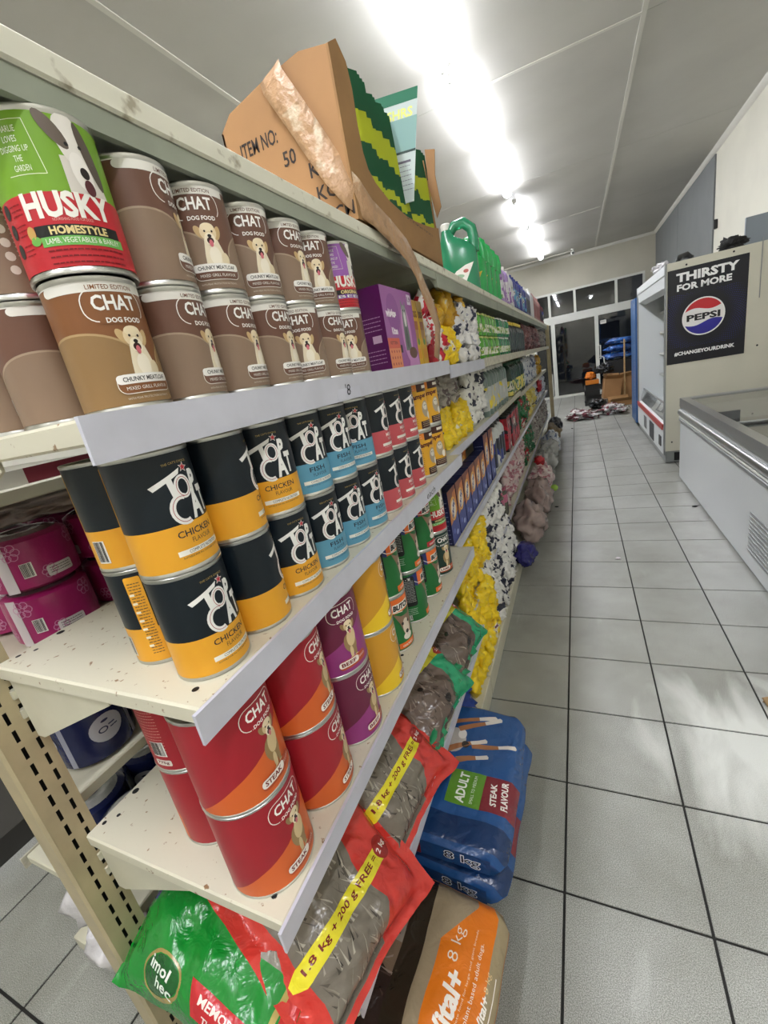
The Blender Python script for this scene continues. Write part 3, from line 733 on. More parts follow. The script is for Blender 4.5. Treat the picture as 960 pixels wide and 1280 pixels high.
P_fish = make_can('food_can', RT, HT, top_label(RT, HT, 'FISH', '#5d9ab4'))
P_pink = make_can('food_can', RT, HT, top_label(RT, HT, 'MEAT', '#bd5157', '#e9dcd6'))
M_goldtin = mat('lacquered tin', '#b6a98a', .3, metal=1)
P_red = make_can('food_can', RR, HR, chat_label(RR, HR, '#a21f2b', '#d5642a', 'STEAK'))
P_purple = make_can('food_can', RR, HR, chat_label(RR, HR, '#6d2442', '#93397c', 'BEEF'))
P_yellow = make_can('food_can', RR, HR, chat_label(RR, HR, '#d39a2a', '#efc92a', 'VEAL'))
P_husky = make_can('food_can', RB + .004, HB + .004, husky_label(RB + .004, HB + .004, '#76a52a', 'HOMESTYLE', '#6db356', 'LAMB, VEGETABLES & BARLEY'))
P_huskyp = make_can('food_can', RB, HB, husky_label(RB, HB, '#9a5fae', 'ORIGINAL', '#7a4aa0', 'BEEF'))
P_huskyg = make_can('food_can', RU, HU, husky_label(RU, HU, '#6fa52c', 'HOMESTYLE', '#6db356', 'CHICKEN'))
P_but = make_can('food_can', RU, HU, butch_label(RU, HU))
P_butr = make_can('food_can', RU, HU, butch_label(RU, HU, '#b8323a'))
P_dchat = make_can('food_can', RU, HU, chat_label(RU, HU, '#1e3a30', '#1e3a30', 'LAMB'))
P_pam = make_can('food_can', RT, HT, pam_label(RT, HT, 0))
used = set()
def put_can(P, x, y, z, delta, label, group):
    """delta: degrees the label's centre is turned right of the line of sight from the aisle end"""
    t = P if P.name not in used and not used.add(P.name) else copy_tree(P)
    phi = math.degrees(math.atan2(CAMP.y - y, CAMP.x - x))
    t.location = (x, y, z); t.rotation_euler = (0, 0, math.radians(phi + delta)); t['label'] = label; t['group'] = group; return t
ZA, ZB, ZCN = 1.5034, 1.1554, .7634
# brown rows on the upper shelf
lo = [(P_brown2, 25), (P_brown, 55), (P_brown, 52), (P_brown, 50), (P_brown, 8), (P_brown, 48), (P_brown, 5)]
for k, (P, d) in enumerate(lo):
    put_can(P, -.375, -.525 + .0965 * k, ZA, d, 'brown tall dog food can, lower front row, %s from the near end' % ORD[k], 'brown dog food cans on the upper shelf')
up = [(P_husky, 8), (P_brown, 72), (P_brown, 8), (P_brown, 22), (P_brown, 48), (P_brown, 12), (P_huskyp, 42)]
for k, (P, d) in enumerate(up):
    lb = 'brown tall dog food can, upper front row, %s from the near end' % ORD[k]
    if k == 0: lb = 'large green and red dog food can with white dog, near end of upper row'
    if k == 6: lb = 'purple and red dog food can at the far end of the brown cans'
    put_can(P, -.375 - (.0 if k else -.002), -.525 + .0965 * k, ZA + HB + .0005, d, lb, 'brown dog food cans on the upper shelf' if k not in (0, 6) else 'green and purple dog food cans')
for k, (x, y, z, d, lb) in enumerate(((-.478, -.535, ZA, 62, 'brown dog food can behind the nearest one, lower layer'), (-.579, -.54, ZA, 62, 'brown dog food can third deep from the aisle at shelf end, lower layer'),
        (-.476, -.535, ZA + HB + .0005, -110, 'dark brown can showing its back panel behind the green and red can'), (-.478, -.437, ZA, 60, 'brown dog food can in second column behind the second front can'))):
    put_can(P_brown, x, y, z, d, lb, 'brown dog food cans on the upper shelf')
# navy cat food cans
seq_lo = [(P_chick, 28), (P_chick, 84), (P_chick, 26), (P_fish, 30), (P_fish, 32), (P_fish, 42), (P_pink, 72), (P_pink, 58), (P_pink, 66)]
seq_up = [(P_chick, 30), (P_chick, 80), (P_chick, 12), (P_fish, 24), (P_fish, 28), (P_fish, 10), (P_pink, 62), (P_pink, 60), (P_pink, 62)]
nm = {P_chick.name: ('navy and yellow', 'chicken'), P_fish.name: ('navy and blue', 'fish'), P_pink.name: ('navy and coral', 'meat')}
tcn = {}
for lev, seq in (('lower', seq_lo), ('upper', seq_up)):
    for k, (P, d) in enumerate(seq):
        c, f_ = nm[P.name if P.name in nm else P.name]
        put_can(P, -.386, -.522 + .1055 * k, ZB + (0 if lev == 'lower' else HT + .0005), d, '%s %s cat food can, %s row, %s from near end' % (c, f_, lev, ORD[k]), 'navy cat food cans on the second shelf')
for z, lev, d in ((ZB, 'bottom', 112), (ZB + HT + .0005, 'top', 138)):
    put_can(P_chick, -.492, -.505, z, d, 'navy and yellow cat food can standing behind the nearest stack, %s of two' % lev, 'navy cat food cans on the second shelf')
for k, (y, d1_, d2_) in enumerate(((.452, 30, 28), (.580, 12, 24))):
    for z, d, lev in ((ZB, d1_, 'lower'), (ZB + HT + .0005, d2_, 'upper')):
        put_can(P_pam, -.388, y, z, d, 'yellow cat food can with kitten picture, %s row, %s after the navy cans' % (lev, ORD[k]), 'yellow cat food cans on the second shelf')
# large cans on the third shelf
big = [(P_red, 36, 40), (P_red, 60, 58), (P_purple, 52, 30), (P_yellow, 78, 84)]
bn = ['red and orange', 'red and orange', 'purple', 'yellow and orange']
for k, (P, d0, d1_) in enumerate(big):
    for z, d, lev in ((ZCN, d0, 'bottom'), (ZCN + HR + .0003, d1_, 'top')):
        put_can(P, -.405 + (.004 if k else 0), -.527 + .1455 * k, z, d, 'large %s dog food can, %s layer, %s stack from the near end' % (bn[k], lev, ORD[k]), 'large dog food cans on the third shelf')
for z, d, lev in ((ZCN, 150, 'bottom'), (ZCN + HR + .0003, 95, 'top')):
    put_can(P_red, -.555, -.487, z, d, 'large red dog food can behind the nearest red stack, %s of two' % lev, 'large dog food cans on the third shelf')
mid = [(P_but, 42, P_but, 72, 'green and orange dog food can'), (P_but, 84, P_but, 70, 'green dog food can with black text panel'), (P_but, 66, P_butr, 60, 'green dog food can with dog picture'), (P_dchat, 40, P_huskyg, 40, 'dark green dog food can')]
for k, (Pa, da, Pb, db, lb) in enumerate(mid):
    y = .062 + .152 * k
    put_can(Pa, -.412, y, ZCN, da, '%s, bottom layer, %s stack beyond the yellow cans' % (lb, ORD[k]), 'green dog food cans on the third shelf')
    lb2 = ['green dog food can', 'green dog food can', 'green and red dog food can', 'light green and red dog food can'][k]
    put_can(Pb, -.412, y, ZCN + HU + .0003, db, '%s, top layer, %s stack beyond the yellow cans' % (lb2, ORD[k]), 'green dog food cans on the third shelf')
# ================================================================== BAGS, PACKS, BOTTLES
def nz(p, s): return noise.noise(Vector((p[0] + s * 7.3, p[1] - s * 3.1, p[2] + s * 1.7)))
class Pillow:
    """soft pack lying in its local xy plane, face up; w along x, l along y, t thick, crimped ends at +-y"""
    def __init__(s, w, l, t, nu=12, nv=14, seed=1, amp=.12, pw=3.0, freq=4.0, bend=0.0, ends='y'):
        s.w, s.l, s.t, s.nu, s.nv, s.seed, s.amp, s.pw, s.f, s.bend, s.ends = w, l, t, nu, nv, seed, amp, pw, freq, bend, ends
    def P(s, x, y, side=1):
        u, v = max(-1, min(1, 2 * x / s.w)), max(-1, min(1, 2 * y / s.l))
        a = u if s.ends == 'x' else v; b = v if s.ends == 'x' else u
        ae = max(0, 1 - abs(a / .93) ** s.pw) if abs(a) < .93 else 0
        prof = (ae ** .55) * (max(0, 1 - abs(b) ** s.pw) ** .5)
        k = s.f / max(s.w, s.l)
        n = nz((x * k, y * k, side * 2), s.seed) + .5 * nz((x * k * 2.7, y * k * 2.7, side * 3), s.seed + 5)
        z = side * s.t / 2 * prof * (1 + s.amp * 2.2 * n) + s.t * s.amp * n * (1 - prof) * .6
        pin = 1 - .10 * abs(b) ** 2 * ae
        wx = s.amp * .10 * s.w * nz((y * k * 1.5, 3, 1), s.seed + 9) * (abs(u) > .6); wy = s.amp * .10 * s.l * nz((x * k * 1.5, 8, 1), s.seed + 11) * (abs(v) > .6)
        X, Y = (x, y * pin) if s.ends == 'x' else (x * pin, y)
        return Vector((X + wx, Y + wy, z - s.bend * (y / s.l * 2) ** 2 * (y < 0) * s.l))
    def map(s, x, y):
        e = .002; p = s.P(x, y); n = (s.P(x + e, y) - s.P(x - e, y)).cross(s.P(x, y + e) - s.P(x, y - e))
        n = n.normalized() if n.length > 1e-12 else Vector((0, 0, 1)); return p, n
    def mesh(s, name='pack'):
        bm = bmesh.new(); g = {}
        for side in (1, -1):
            for i in range(s.nu + 1):
                for j in range(s.nv + 1):
                    ed = i in (0, s.nu) or j in (0, s.nv)
                    if side < 0 and ed: g[(side, i, j)] = g[(1, i, j)]; continue
                    g[(side, i, j)] = bm.verts.new(s.P((i / s.nu - .5) * s.w, (j / s.nv - .5) * s.l, side))
            for i in range(s.nu):
                for j in range(s.nv):
                    q = [g[(side, i, j)], g[(side, i + 1, j)], g[(side, i + 1, j + 1)], g[(side, i, j + 1)]]
                    if side < 0: bm.faces.new(q[::-1])
                    else: bm.faces.new((q[0], q[1], q[3])); bm.faces.new((q[1], q[2], q[3]))
        return bm_mesh(name, bm, True)
def frame_mat(c, ex, ey, rot=0):
    ex, ey = Vector(ex).normalized(), Vector(ey).normalized(); n = ex.cross(ey).normalized(); ey = n.cross(ex)
    m = Matrix(((ex.x, ey.x, n.x, c[0]), (ex.y, ey.y, n.y, c[1]), (ex.z, ey.z, n.z, c[2]), (0, 0, 0, 1)))
    return m @ Matrix.Rotation(math.radians(rot), 4, 'Z')
def place(o, m): o.location = m.to_translation(); o.rotation_euler = m.to_euler(); return o
def big_bag(name, label, cat, P, shapes, back, m, group=None):
    t = thing(name, label, cat, group=group)
    link('bag_film', P.mesh('bag'), back, t)
    link('bag_print', print_mesh('print', shapes, gridmap(P.map, P.w / P.nu, P.l / P.nv, -P.w / 2, -P.l / 2), P.w / P.nu, P.l / P.nv, -P.w / 2, -P.l / 2, lift=.00015, base=.0012), M_film, t)
    return place(t, m)
# ---- kitten bags on the low shelf
def fur(x0, x1, y0, y1, n, cols, seed, l):
    rnd = random.Random(seed); S = []
    for k in range(n):
        x, y = rnd.uniform(x0, x1), rnd.uniform(y0, y1); L = rnd.uniform(.012, .04); a = math.radians(rnd.uniform(60, 130)); w = rnd.uniform(.0012, .0035)
        dx, dy = math.cos(a) * L, math.sin(a) * L
        S.append(([[(x - w, y), (x + w, y), (x + dx, y + dy)]], rnd.choice(cols), l + k % 3))
    return S
def kitten_face(v=0):
    S = [rect(-.19, -.18, .19, .18, '#d23a31', 0)]
    S += [poly([(-.135, -.165), (.02, -.165), (.05, -.10), (.03, -.03), (.05, .05), (.02, .13), (-.06, .165), (-.15, .165)], '#7a7266', 1)]
    S += fur(-.13, .02, -.16, .14, 170, ['#4d473f', '#5a534a', '#9c9486', '#8d8577', '#3e3932', '#b0a898'], 3 + v, 2)
    S += [poly([(.06, .09), (.10, .165), (.02, .165)], '#b9352c', 2)]
    st = [(-.160, -.055), (-.142, -.068), (.10, -.052), (.10, -.020), (-.142, -.032), (-.160, -.042)]
    S += [poly(st, '#e9dc2b', 6), text('1.8 kg + 200 g FREE =', -.025, -.0425, .225, .017, '#7c1d14', 8, .02, rot=3.3), ell(.115, -.032, .024, .024, '#9c2018', 7, n=24), text('2 kg', .115, -.032, .034, .015, '#f0dcd0', 9, .02, rot=15)]
    return S
EXY = (0, 1, 0); c30, s30 = math.cos(math.radians(38)), math.sin(math.radians(38)); EYU = (-c30, 0, s30)
M_redfilm = mat('red plastic film', '#cf3a30', .25, bump=.6, bscale=30)
M_greenfilm = mat('green plastic film', '#1c8f5c', .28, bump=.7, bscale=26)
for k, (y, rt, sd, lb) in enumerate(((-.405, -13, 3, 'red and tabby-cat food bag with yellow strip, nearest on the low shelf'), (-.085, -9, 8, 'red and tabby-cat food bag with yellow strip, second on the low shelf'))):
    P = Pillow(.335, .31, .12, 20, 20, sd, .14, 3.2, 5, ends='x')
    big_bag('pet_food_bag', lb, 'bag', P, kitten_face(k), M_redfilm, frame_mat((-.440 + .012 * (1 - k), y - .022 + .012 * (1 - k), .486 ), EXY, EYU, rt), 'cat and dog food bags on the low shelf')
def greendog(v=0):
    S = [rect(-.17, -.165, .17, .165, '#22a06d', 0), poly([(-.17, -.165), (.0, -.165), (.05, -.09), (.03, .02), (-.03, .10), (-.17, .14)], '#6a5a50', 1)]
    S += fur(-.165, .0, -.16, .09, 90, ['#463a33', '#85756a', '#574a42', '#9a8a7c'], 13 + v, 2)
    S += [ell(-.03, -.11, .02, .014, '#231b18', 6), ell(-.09, -.02, .01, .008, '#1f1815', 6), poly([(-.17, .02), (.16, .0), (.16, .03), (-.17, .05)], '#d9cf2e', 6), ell(.12, .015, .024, .024, '#a3281e', 7), text('2 kg', .12, .015, .032, .014, '#f0dcd0', 9, .02), text('FREE', -.02, .03, .08, .016, '#7c1d14', 8, .03)]
    return S
for k, (y, rt, sd) in enumerate(((.235, -8, 5), (.545, -5, 12))):
    P = Pillow(.33, .31, .12, 18, 18, sd, .17, 3, 6, ends='x')
    big_bag('pet_food_bag', 'green dog food bag with brown dog picture, %s of the two green ones' % ('near' if k == 0 else 'far'), 'bag', P, greendog(k), M_greenfilm, frame_mat((-.440, y, .488 ), EXY, EYU, rt), 'cat and dog food bags on the low shelf')
# crumpled green edge packs in front of them
for k, (y, r) in enumerate(((.12, 12), (.34, -10), (.54, 8))):
    P = Pillow(.20, .07, .035, 14, 8, 30 + k, .8, 2.5, 9)
    o = link('folded_bag_end', P.mesh(), M_greenfilm); place(o, frame_mat((-.350, y, .418), (0, 1, .05), (-.3, 0, 1), r))
    tag(o, 'crumpled green plastic bag end against the low shelf rail, %s of three' % ('nearest', 'middle', 'farthest')[k], 'bag', 'crumpled green bag ends on the low shelf')
# ---- glossy green bag at the shelf end
S = [rect(-.205, -.165, .205, .165, '#11862c', 0), rect(.18, -.165, .205, .165, '#c8322f', 1), outline([(.178, -.165), (.17, -.1), (.185, 0), (.178, .165)], .008, '#b5a05a', 2, closed=False),
     rect(-.185, .045, -.145, .088, '#b73a33', 3), rect(-.187, .033, -.143, .045, '#e8e8e2', 4), poly([(-.187, .033), (-.143, .033), (-.146, .010), (-.183, .010)], '#1d6a3a', 3), rect(-.186, .000, -.146, .010, '#e8e8e2', 4), rect(-.186, -.04, -.146, .000, '#2c2f7c', 3),
     outline([(.0 + .07 * math.cos(t * .3), .13 + .075 * math.sin(t * .3)) for t in range(21)], .016, '#a08a4c', 3), outline([(.0 + .056 * math.cos(t * .3), .13 + .06 * math.sin(t * .3)) for t in range(21)], .008, '#0c3a1a', 4),
     poly([(.06, .005), (.10, .045), (.17, .06), (.2, .03), (.17, -.03), (.12, -.03)], '#8d877b', 3)] + fur(.08, .18, -.03, .04, 40, ['#5f594f', '#b3ab9d', '#433e37'], 4, 4)
S += [ell(.14, .02, .014, .010, '#c9bf9c', 8), ell(.14, .02, .007, .009, '#1a1a18', 9), outline([(-.06 + .055 * math.cos(t * .3), -.125 + .030 * math.sin(t * .3)) for t in range(21)], .005, '#a08a4c', 3), ell(-.06, -.125, .050, .026, '#0d5a20', 2),
      text('imol', -.064, -.116, .062, .018, '#e9ece4', 5, .02, rot=-12), text('hec', -.046, -.139, .045, .014, '#e9ece4', 5, .02, rot=-12),
      poly([(.02, -.10), (.14, -.112), (.15, -.155), (.03, -.145)], '#c2272d', 3), text('MEMORY', .086, -.124, .085, .014, '#f2e6dc', 5, .02, rot=-6), text('TUNA', .080, -.143, .05, .009, '#f2e6dc', 5, .02, rot=-6)]
P = Pillow(.41, .33, .15, 20, 18, 21, .16, 3.2, 4, bend=.10, ends='x')
big_bag('pet_food_bag', 'glossy green cat food bag with a flag patch hanging over the low shelf end', 'bag', P, S, mat('glossy green film', '#11862c', .12, bump=.5, bscale=14),
        frame_mat((-.594, -.530, .490), (1, .02, -.04), (0, 1, .20), -4), 'cat and dog food bags on the low shelf')
# ---- block bags near the floor
class Block:
    """gusseted bag: width along x, length along y, height t"""
    def __init__(s, w, l, t, seed, amp=.010, n=5.0, nx=18, ny=20):
        s.w, s.l, s.t, s.seed, s.amp, s.n, s.nx, s.ny = w, l, t, seed, amp, n, nx, ny
    def sc(s, y):
        a = abs(2 * y / s.l); return max(0.0, 1 - a ** 9) ** .22
    def P(s, x, y, side=1):
        e = s.sc(y); u = max(-1, min(1, 2 * x / s.w))
        z = side * s.t / 2 * (max(0, 1 - abs(u) ** s.n) ** (1 / 2.6)) * (.55 + .45 * e)
        n = nz((x * 9, y * 9, side), s.seed) + .5 * nz((x * 22, y * 22, side), s.seed + 3)
        return Vector((x * (.9 + .1 * e) + s.amp * .8 * nz((y * 8, side, 1), s.seed + 2), y, z + s.amp * n))
    def map(s, p, q, flip=False):
        e = .002; a = s.P(-q, p); n = (s.P(-q + e, p) - s.P(-q - e, p)).cross(s.P(-q, p + e) - s.P(-q, p - e)); return a, n.normalized()
    def mesh(s, name='bag'):
        bm = bmesh.new(); R = []
        for j in range(s.ny + 1):
            y = (j / s.ny - .5) * s.l; ring = []
            for i in range(s.nx + 1): ring.append(bm.verts.new(s.P((i / s.nx - .5) * s.w, y, 1)))
            for i in range(s.nx - 1, 0, -1): ring.append(bm.verts.new(s.P((i / s.nx - .5) * s.w, y, -1)))
            if R:
                for k in range(len(ring)): bm.faces.new((R[-1][k], ring[k], ring[(k + 1) % len(ring)], R[-1][(k + 1) % len(ring)]))
            R.append(ring)
        bm.faces.new(R[0]); bm.faces.new(R[-1][::-1])
        return bm_mesh(name, bm, 50)
def legs(S, x, y, a, L, w, l):
    ca, sa = math.cos(math.radians(a)), math.sin(math.radians(a))
    def pt(d, o): return (x + ca * d - sa * o, y + sa * d + ca * o)
    S.append(poly([pt(0, -w), pt(L * .7, -w * .6), pt(L * .7, w * .6), pt(0, w)], '#a8714a', l)); S.append(poly([pt(L * .62, -w * .62), pt(L, -w * .7), pt(L * 1.03, 0), pt(L, w * .7), pt(L * .62, w * .62)], '#ddd5cc', l + 1))
def shiftq(S, d, e=0): return [S[0]] + [([[(x + e, y + d) for x, y in p] for p in ps], c, l) for ps, c, l in S[1:]]
def adult(v):
    # p along +Y (reading), q up (towards the shelf)
    S = [rect(-.26, -.24, .26, .24, '#235089', 0), poly([(-.24, -.165), (-.17, -.165), (-.17, .165), (-.24, .165)], '#16335e', 1)]
    S += [poly([(-.14, -.015), (-.03, -.015), (-.03, .085), (-.14, .085)], '#5c8f2c', 3), text('ADULT', -.085, .045, .096, .028, '#eef2e6', 5, .03), text('SMALL TO MEDIUM', -.085, .012, .088, .009, '#dfe8cf', 5, 0),
          poly([(-.13, -.125), (-.02, -.125), (-.03, -.015), (-.14, -.015)], '#7c2630', 3), text('STEAK', -.082, -.045, .07, .018, '#f0ebe4', 5, .03, rot=6), text('FLAVOUR', -.075, -.075, .085, .019, '#f0ebe4', 5, .03, rot=6)]
    S += [ell(.075, .11, .05, .04, '#b9b3ad', 2), ell(.10, .085, .02, .014, '#e4dfd8', 3), ell(.06, .07, .014, .012, '#37322f', 4), ell(.09, .13, .012, .01, '#b03a78', 4)]
    for x, y, a, L in ((.03, .13, -62, .14), (.06, .05, -75, .14), (.12, .10, -60, .15), (.15, .13, -72, .15), (.0, .09, -70, .10)): legs(S, x, y, a, L, .011, 4)
    return shiftq(S, -.10)
side_shapes = [rect(-.16, -.042, .16, .042, '#1d4478', 0), rect(-.16, -.03, -.03, .03, '#6d232c', 1), text('STEAK', -.085, .006, .075, .018, '#f0ebe4', 3, .03), text('FLAVOUR', -.085, -.014, .06, .008, '#e6dcd4', 3, .0),
               text('8 kg', .085, 0, .10, .040, '#dfe3ea', 2, .045), text('8 kg', .085, 0, .095, .034, '#12294c', 4, .0)]
def block_bag(label, Bk, top, side, base, loc, rz, tilt=0, grp=None, yside=None):
    t = thing('pet_food_bag', label, 'bag', loc, (0, math.radians(tilt), math.radians(rz)), grp)
    link('bag_film', Bk.mesh(), base, t)
    link('bag_print', print_mesh('print', clip(top, -Bk.l * .47, -Bk.w * .495, Bk.l * .49, Bk.w * .495), gridmap(Bk.map, Bk.l / Bk.ny, Bk.w / Bk.nx, -Bk.l / 2, -Bk.w / 2), Bk.l / Bk.ny, Bk.w / Bk.nx, -Bk.l / 2, -Bk.w / 2, lift=.00015, base=.0015), M_film, t)
    if side:
        h = Bk.t * .55 * .5
        link('end_print', print_mesh('print', clip(side, -Bk.w * .43, -h, Bk.w * .43, h), planemap((0, -Bk.l / 2 - .0015, 0), (1, 0, 0), (0, 0, 1)), .02, .02), M_film, t)
    return t
M_bluefilm = mat('blue plastic film', '#1f4a80', .25, bump=.6, bscale=22)
block_bag('lower blue steak flavour dog food bag near the floor, under the other blue bag', Block(.42, .50, .095, 4, n=8), adult(0), side_shapes, M_bluefilm, (-.325, .100, .155), -3, 2, 'blue dog food bags near the floor')
block_bag('upper blue adult dog food bag sticking out over the aisle floor', Block(.42, .50, .095, 9, n=8), adult(1), side_shapes, M_bluefilm, (-.325, .105, .254), 1, 4, 'blue dog food bags near the floor')
Sv = [rect(-.30, -.25, .30, .25, '#d9741a', 0), rect(-.30, -.25, .30, -.205, '#9a8a6a', 1)]
Sv += [poly([(-.30, -.105), (.16, -.088), (.26, -.16), (.30, -.16), (.30, -.03), (-.30, -.075)], '#94846a', 2), poly([(-.30, -.078), (.30, -.045), (.30, .25), (-.30, .25)], '#2e261c', 3), poly([(-.30, -.018), (.30, .0), (.30, .25), (-.30, .25)], '#75624f', 4),
       poly([(-.30, -.018), (.05, -.012), (.10, .10), (.05, .25), (-.30, .25)], '#30231f', 5)] + fur(.0, .10, -.01, .2, 90, ['#4a3a34', '#8d7c70', '#241b18'], 6, 6)
Sv += [poly([(.115, -.005), (.205, .0), (.20, .06), (.11, .06)], '#8d8478', 8), text('18%', .16, .034, .062, .022, '#ded8ce', 10, .0), text('PROTEIN', .16, .010, .066, .010, '#221c18', 10, .03), text('8 kg', .165, -.128, .07, .032, '#e9dcc4', 4, -.01),
       text('Vital+', .055, -.140, .125, .040, '#f4ece0', 4, .04, shear=.15), text('formulated to plant based adult dogs.', .07, -.182, .24, .011, '#f1e2cc', 4, .0), text('complete food for large and giant breeds', .11, -.166, .20, .006, '#ecd2ac', 4, 0),
       text('Vital+', .08, -.206, .055, .012, '#f4ece0', 4, .03, shear=.15), text('8 kg', .13, -.206, .035, .011, '#e9c890', 4, -.01), rect(.04, -.219, .15, -.2175, '#f4ece0', 4)]
M_orfilm = mat('orange and brown film', '#a3662a', .3, bump=.5, bscale=18)
block_bag('orange and dark brown dog food bag lying lowest beside the floor', Block(.46, .56, .10, 14, .012), Sv, None, M_orfilm, (-.355, -.455, .162), -4, 3, 'big dog food bag at the bottom')
# grey bag of loose plastic on the base deck by the post
def crumple(name, label, cat, c, r, m, seed, amp=.35, freq=2.2, sub=4, group=None, rot=0, flat=0):
    bm = bmesh.new(); bmesh.ops.create_icosphere(bm, subdivisions=sub, radius=1)
    for v in bm.verts:
        d = v.co.normalized(); n = noise.turbulence(d * freq + Vector((seed * 3.1, seed, -seed)), 4, False, noise_basis='PERLIN_ORIGINAL', amplitude_scale=.55)
        n2 = noise.noise(d * freq * 2.5 + Vector((seed, 0, seed * 2)))
        n3 = 1 - abs(noise.noise(d * freq * 3.4 + Vector((seed * 1.3, 4, seed)))) * 2
        k = 1 + amp * (n - .6) + amp * .35 * n2 + amp * .16 * n3; v.co = Vector((d.x * r[0] * k, d.y * r[1] * k, d.z * r[2] * k))
        if v.co.z < -r[2] * .8: v.co.z = -r[2] * .8
    o = link(name, bm_mesh(name, bm, True), m, None, c, (0, 0, math.radians(rot))); return tag(o, label, cat, group)
def film(name, col, rough=.18, alpha=.75, bump=.9, bscale=20):
    m = mat(name, col, rough, var=.25, scale=9, bump=bump, bscale=bscale, alpha=alpha, spec=.8); return m
M_clear = film('crinkled clear plastic', '#c9c9c4', .12, .55)
M_clearp = film('crinkled pinkish plastic', '#a8928a', .15, .85)
M_whitep = film('white plastic', '#d9d6d6', .25, .97)
crumple('plastic_bag', 'crumpled grey translucent plastic bag under the green bag by the post', 'bag', (-.62, -.40, .235), (.13, .13, .15), film('grey smoky plastic', '#7d7a76', .2, .9), 5, group='loose plastic by the near post')
# ================================================================== KRAFT BOX OF SEED PACKETS ON TOP
kb = thing('cardboard_box', 'torn open kraft cardboard box with printed weights on top of the shelving', 'box', (0, 0, 0))
zt0 = 1.8305
def slab(name, pts, axis, a, b, m, parent):
    bm = bmesh.new(); n = len(pts)
    def P(p, t): return {'x': (t, p[0], p[1]), 'y': (p[0], t, p[1])}[axis]
    A = [bm.verts.new(P(p, a)) for p in pts]; B = [bm.verts.new(P(p, b)) for p in pts]
    for t in tessellate_polygon([[Vector((p[0], p[1], 0)) for p in pts]]): bm.faces.new([A[k] for k in t]); bm.faces.new([B[k] for k in t][::-1])
    for k in range(n): bm.faces.new((A[k], B[k], B[(k + 1) % n], A[(k + 1) % n]))
    return link(name, bm_mesh(name, bm), m, parent)
BY0, BY1, BX0, BX1 = .150, .865, -.64, -.330
slab('box_panel', [(BX0, zt0), (BX1 - .0052, zt0), (BX1 - .0052, 2.150), (-.40, 2.163), (-.50, 2.150), (-.605, 2.128), (BX0, 2.10)], 'y', BY0, BY0 + .005, M_kraft, kb)
cut = [(BY0, zt0), (BY1, zt0), (BY1 + .005, 1.958), (.80, 1.945), (.72, 1.935), (.60, 1.922), (.52, 1.918), (.457, 1.920), (.38, 1.925), (.297, 1.943), (.262, 1.962), (.246, 1.99), (.240, 2.04), (.243, 2.11), (.232, 2.155), (.195, 2.178), (BY0, 2.150)]
slab('box_panel', cut, 'x', BX1 - .005, BX1, M_kraft2, kb)
slab('box_panel', [(BX0, zt0), (BX1 - .0052, zt0), (BX1 - .0052, 1.95), (-.345, 2.09), (-.35, 2.17), (-.40, 2.16), (-.47, 2.14), (BX0, 2.12)], 'y', BY1 - .005, BY1, M_kraft, kb)
slab('box_panel', [(BY0, zt0), (BY1, zt0), (BY1, 2.12), (BY0, 2.10)], 'x', BX0, BX0 + .005, M_kraft, kb)
box('box_bottom', BX0, BX1, BY0, BY1, zt0 - .001, zt0 + .004, M_kraft, kb)
slab('torn_flap', [(BX1, 1.99), (BX1 + .02, 2.02), (BX1 + .012, 2.12), (BX1 + .022, 2.19), (BX1 - .012, 2.20), (-.345, 2.09)], 'y', BY1, BY1 + .006, M_kraft, kb)
ink = '#2b2018'
S = [text('ITEM NO:', -.545, 2.048, .105, .030, ink, 1, .015), text('50', -.472, 1.998, .034, .030, ink, 1, .015), text('KGS', -.393, 1.957, .07, .030, ink, 1, .015), text('KGS', -.385, 1.908, .07, .030, ink, 1, .015), text('CM', -.360, 1.860, .050, .028, ink, 1, .015)]
link('box_print', print_mesh('print', S, planemap((0, BY0 - .0003, 0), (1, 0, 0), (0, 0, 1)), base=.0004), M_printm, kb)
S = clip([text('DMADEINOUR', .64, 1.924, .26, .026, '#5a4230', 1, .0)], .4, 1.8, .86, 1.9175)
link('box_print', print_mesh('print', S, planemap((BX1 + .0003, 0, 0), (0, 1, 0), (0, 0, 1)), base=.0004), M_printm, kb)
# brown paper tape strip
M_tape = mat('peeling paper tape', '#b08c68', .4, col2='#cbb79c', thresh=(.34, .42), scale=22, bump=.9, bscale=45)
tp = [(-.478, .150, 2.158), (-.466, .136, 2.13), (-.43, .139, 2.06), (-.395, .140, 1.99), (-.36, .139, 1.925), (-.335, .150, 1.885), (-.315, .21, 1.855), (-.307, .30, 1.832), (-.305, .37, 1.80), (-.303, .43, 1.765), (-.303, .50, 1.72), (-.301, .535, 1.67), (-.299, .55, 1.61), (-.300, .545, 1.555), (-.302, .53, 1.515)]
bm = bmesh.new(); prev = None
for k, p in enumerate(tp):
    p = Vector(p); a = Vector(tp[max(0, k - 1)]); b_ = Vector(tp[min(len(tp) - 1, k + 1)]); d = (b_ - a).normalized()
    nrm = Vector((0, -1, 0)) if k < 4 else (Vector((.6, -.8, 0)) if k < 6 else Vector((1, 0, 0)))
    w = d.cross(nrm).normalized() * (.031 if k < 11 else .036 - .004 * (k - 11)); off = nrm * .004 * math.sin(k * 1.7)
    row = [bm.verts.new(p + w * t + off + nrm * .0015 * math.sin(k * 2 + t * 3)) for t in (-1, -.3, .4, 1)]
    if prev:
        for i in range(3): bm.faces.new((prev[i], prev[i + 1], row[i + 1], row[i]))
    prev = row
me = bm_mesh('tape', bm, True); o = link('tape_strip', me, M_tape, kb); md = o.modifiers.new('s', 'SOLIDIFY'); md.thickness = .0008; md.offset = 0
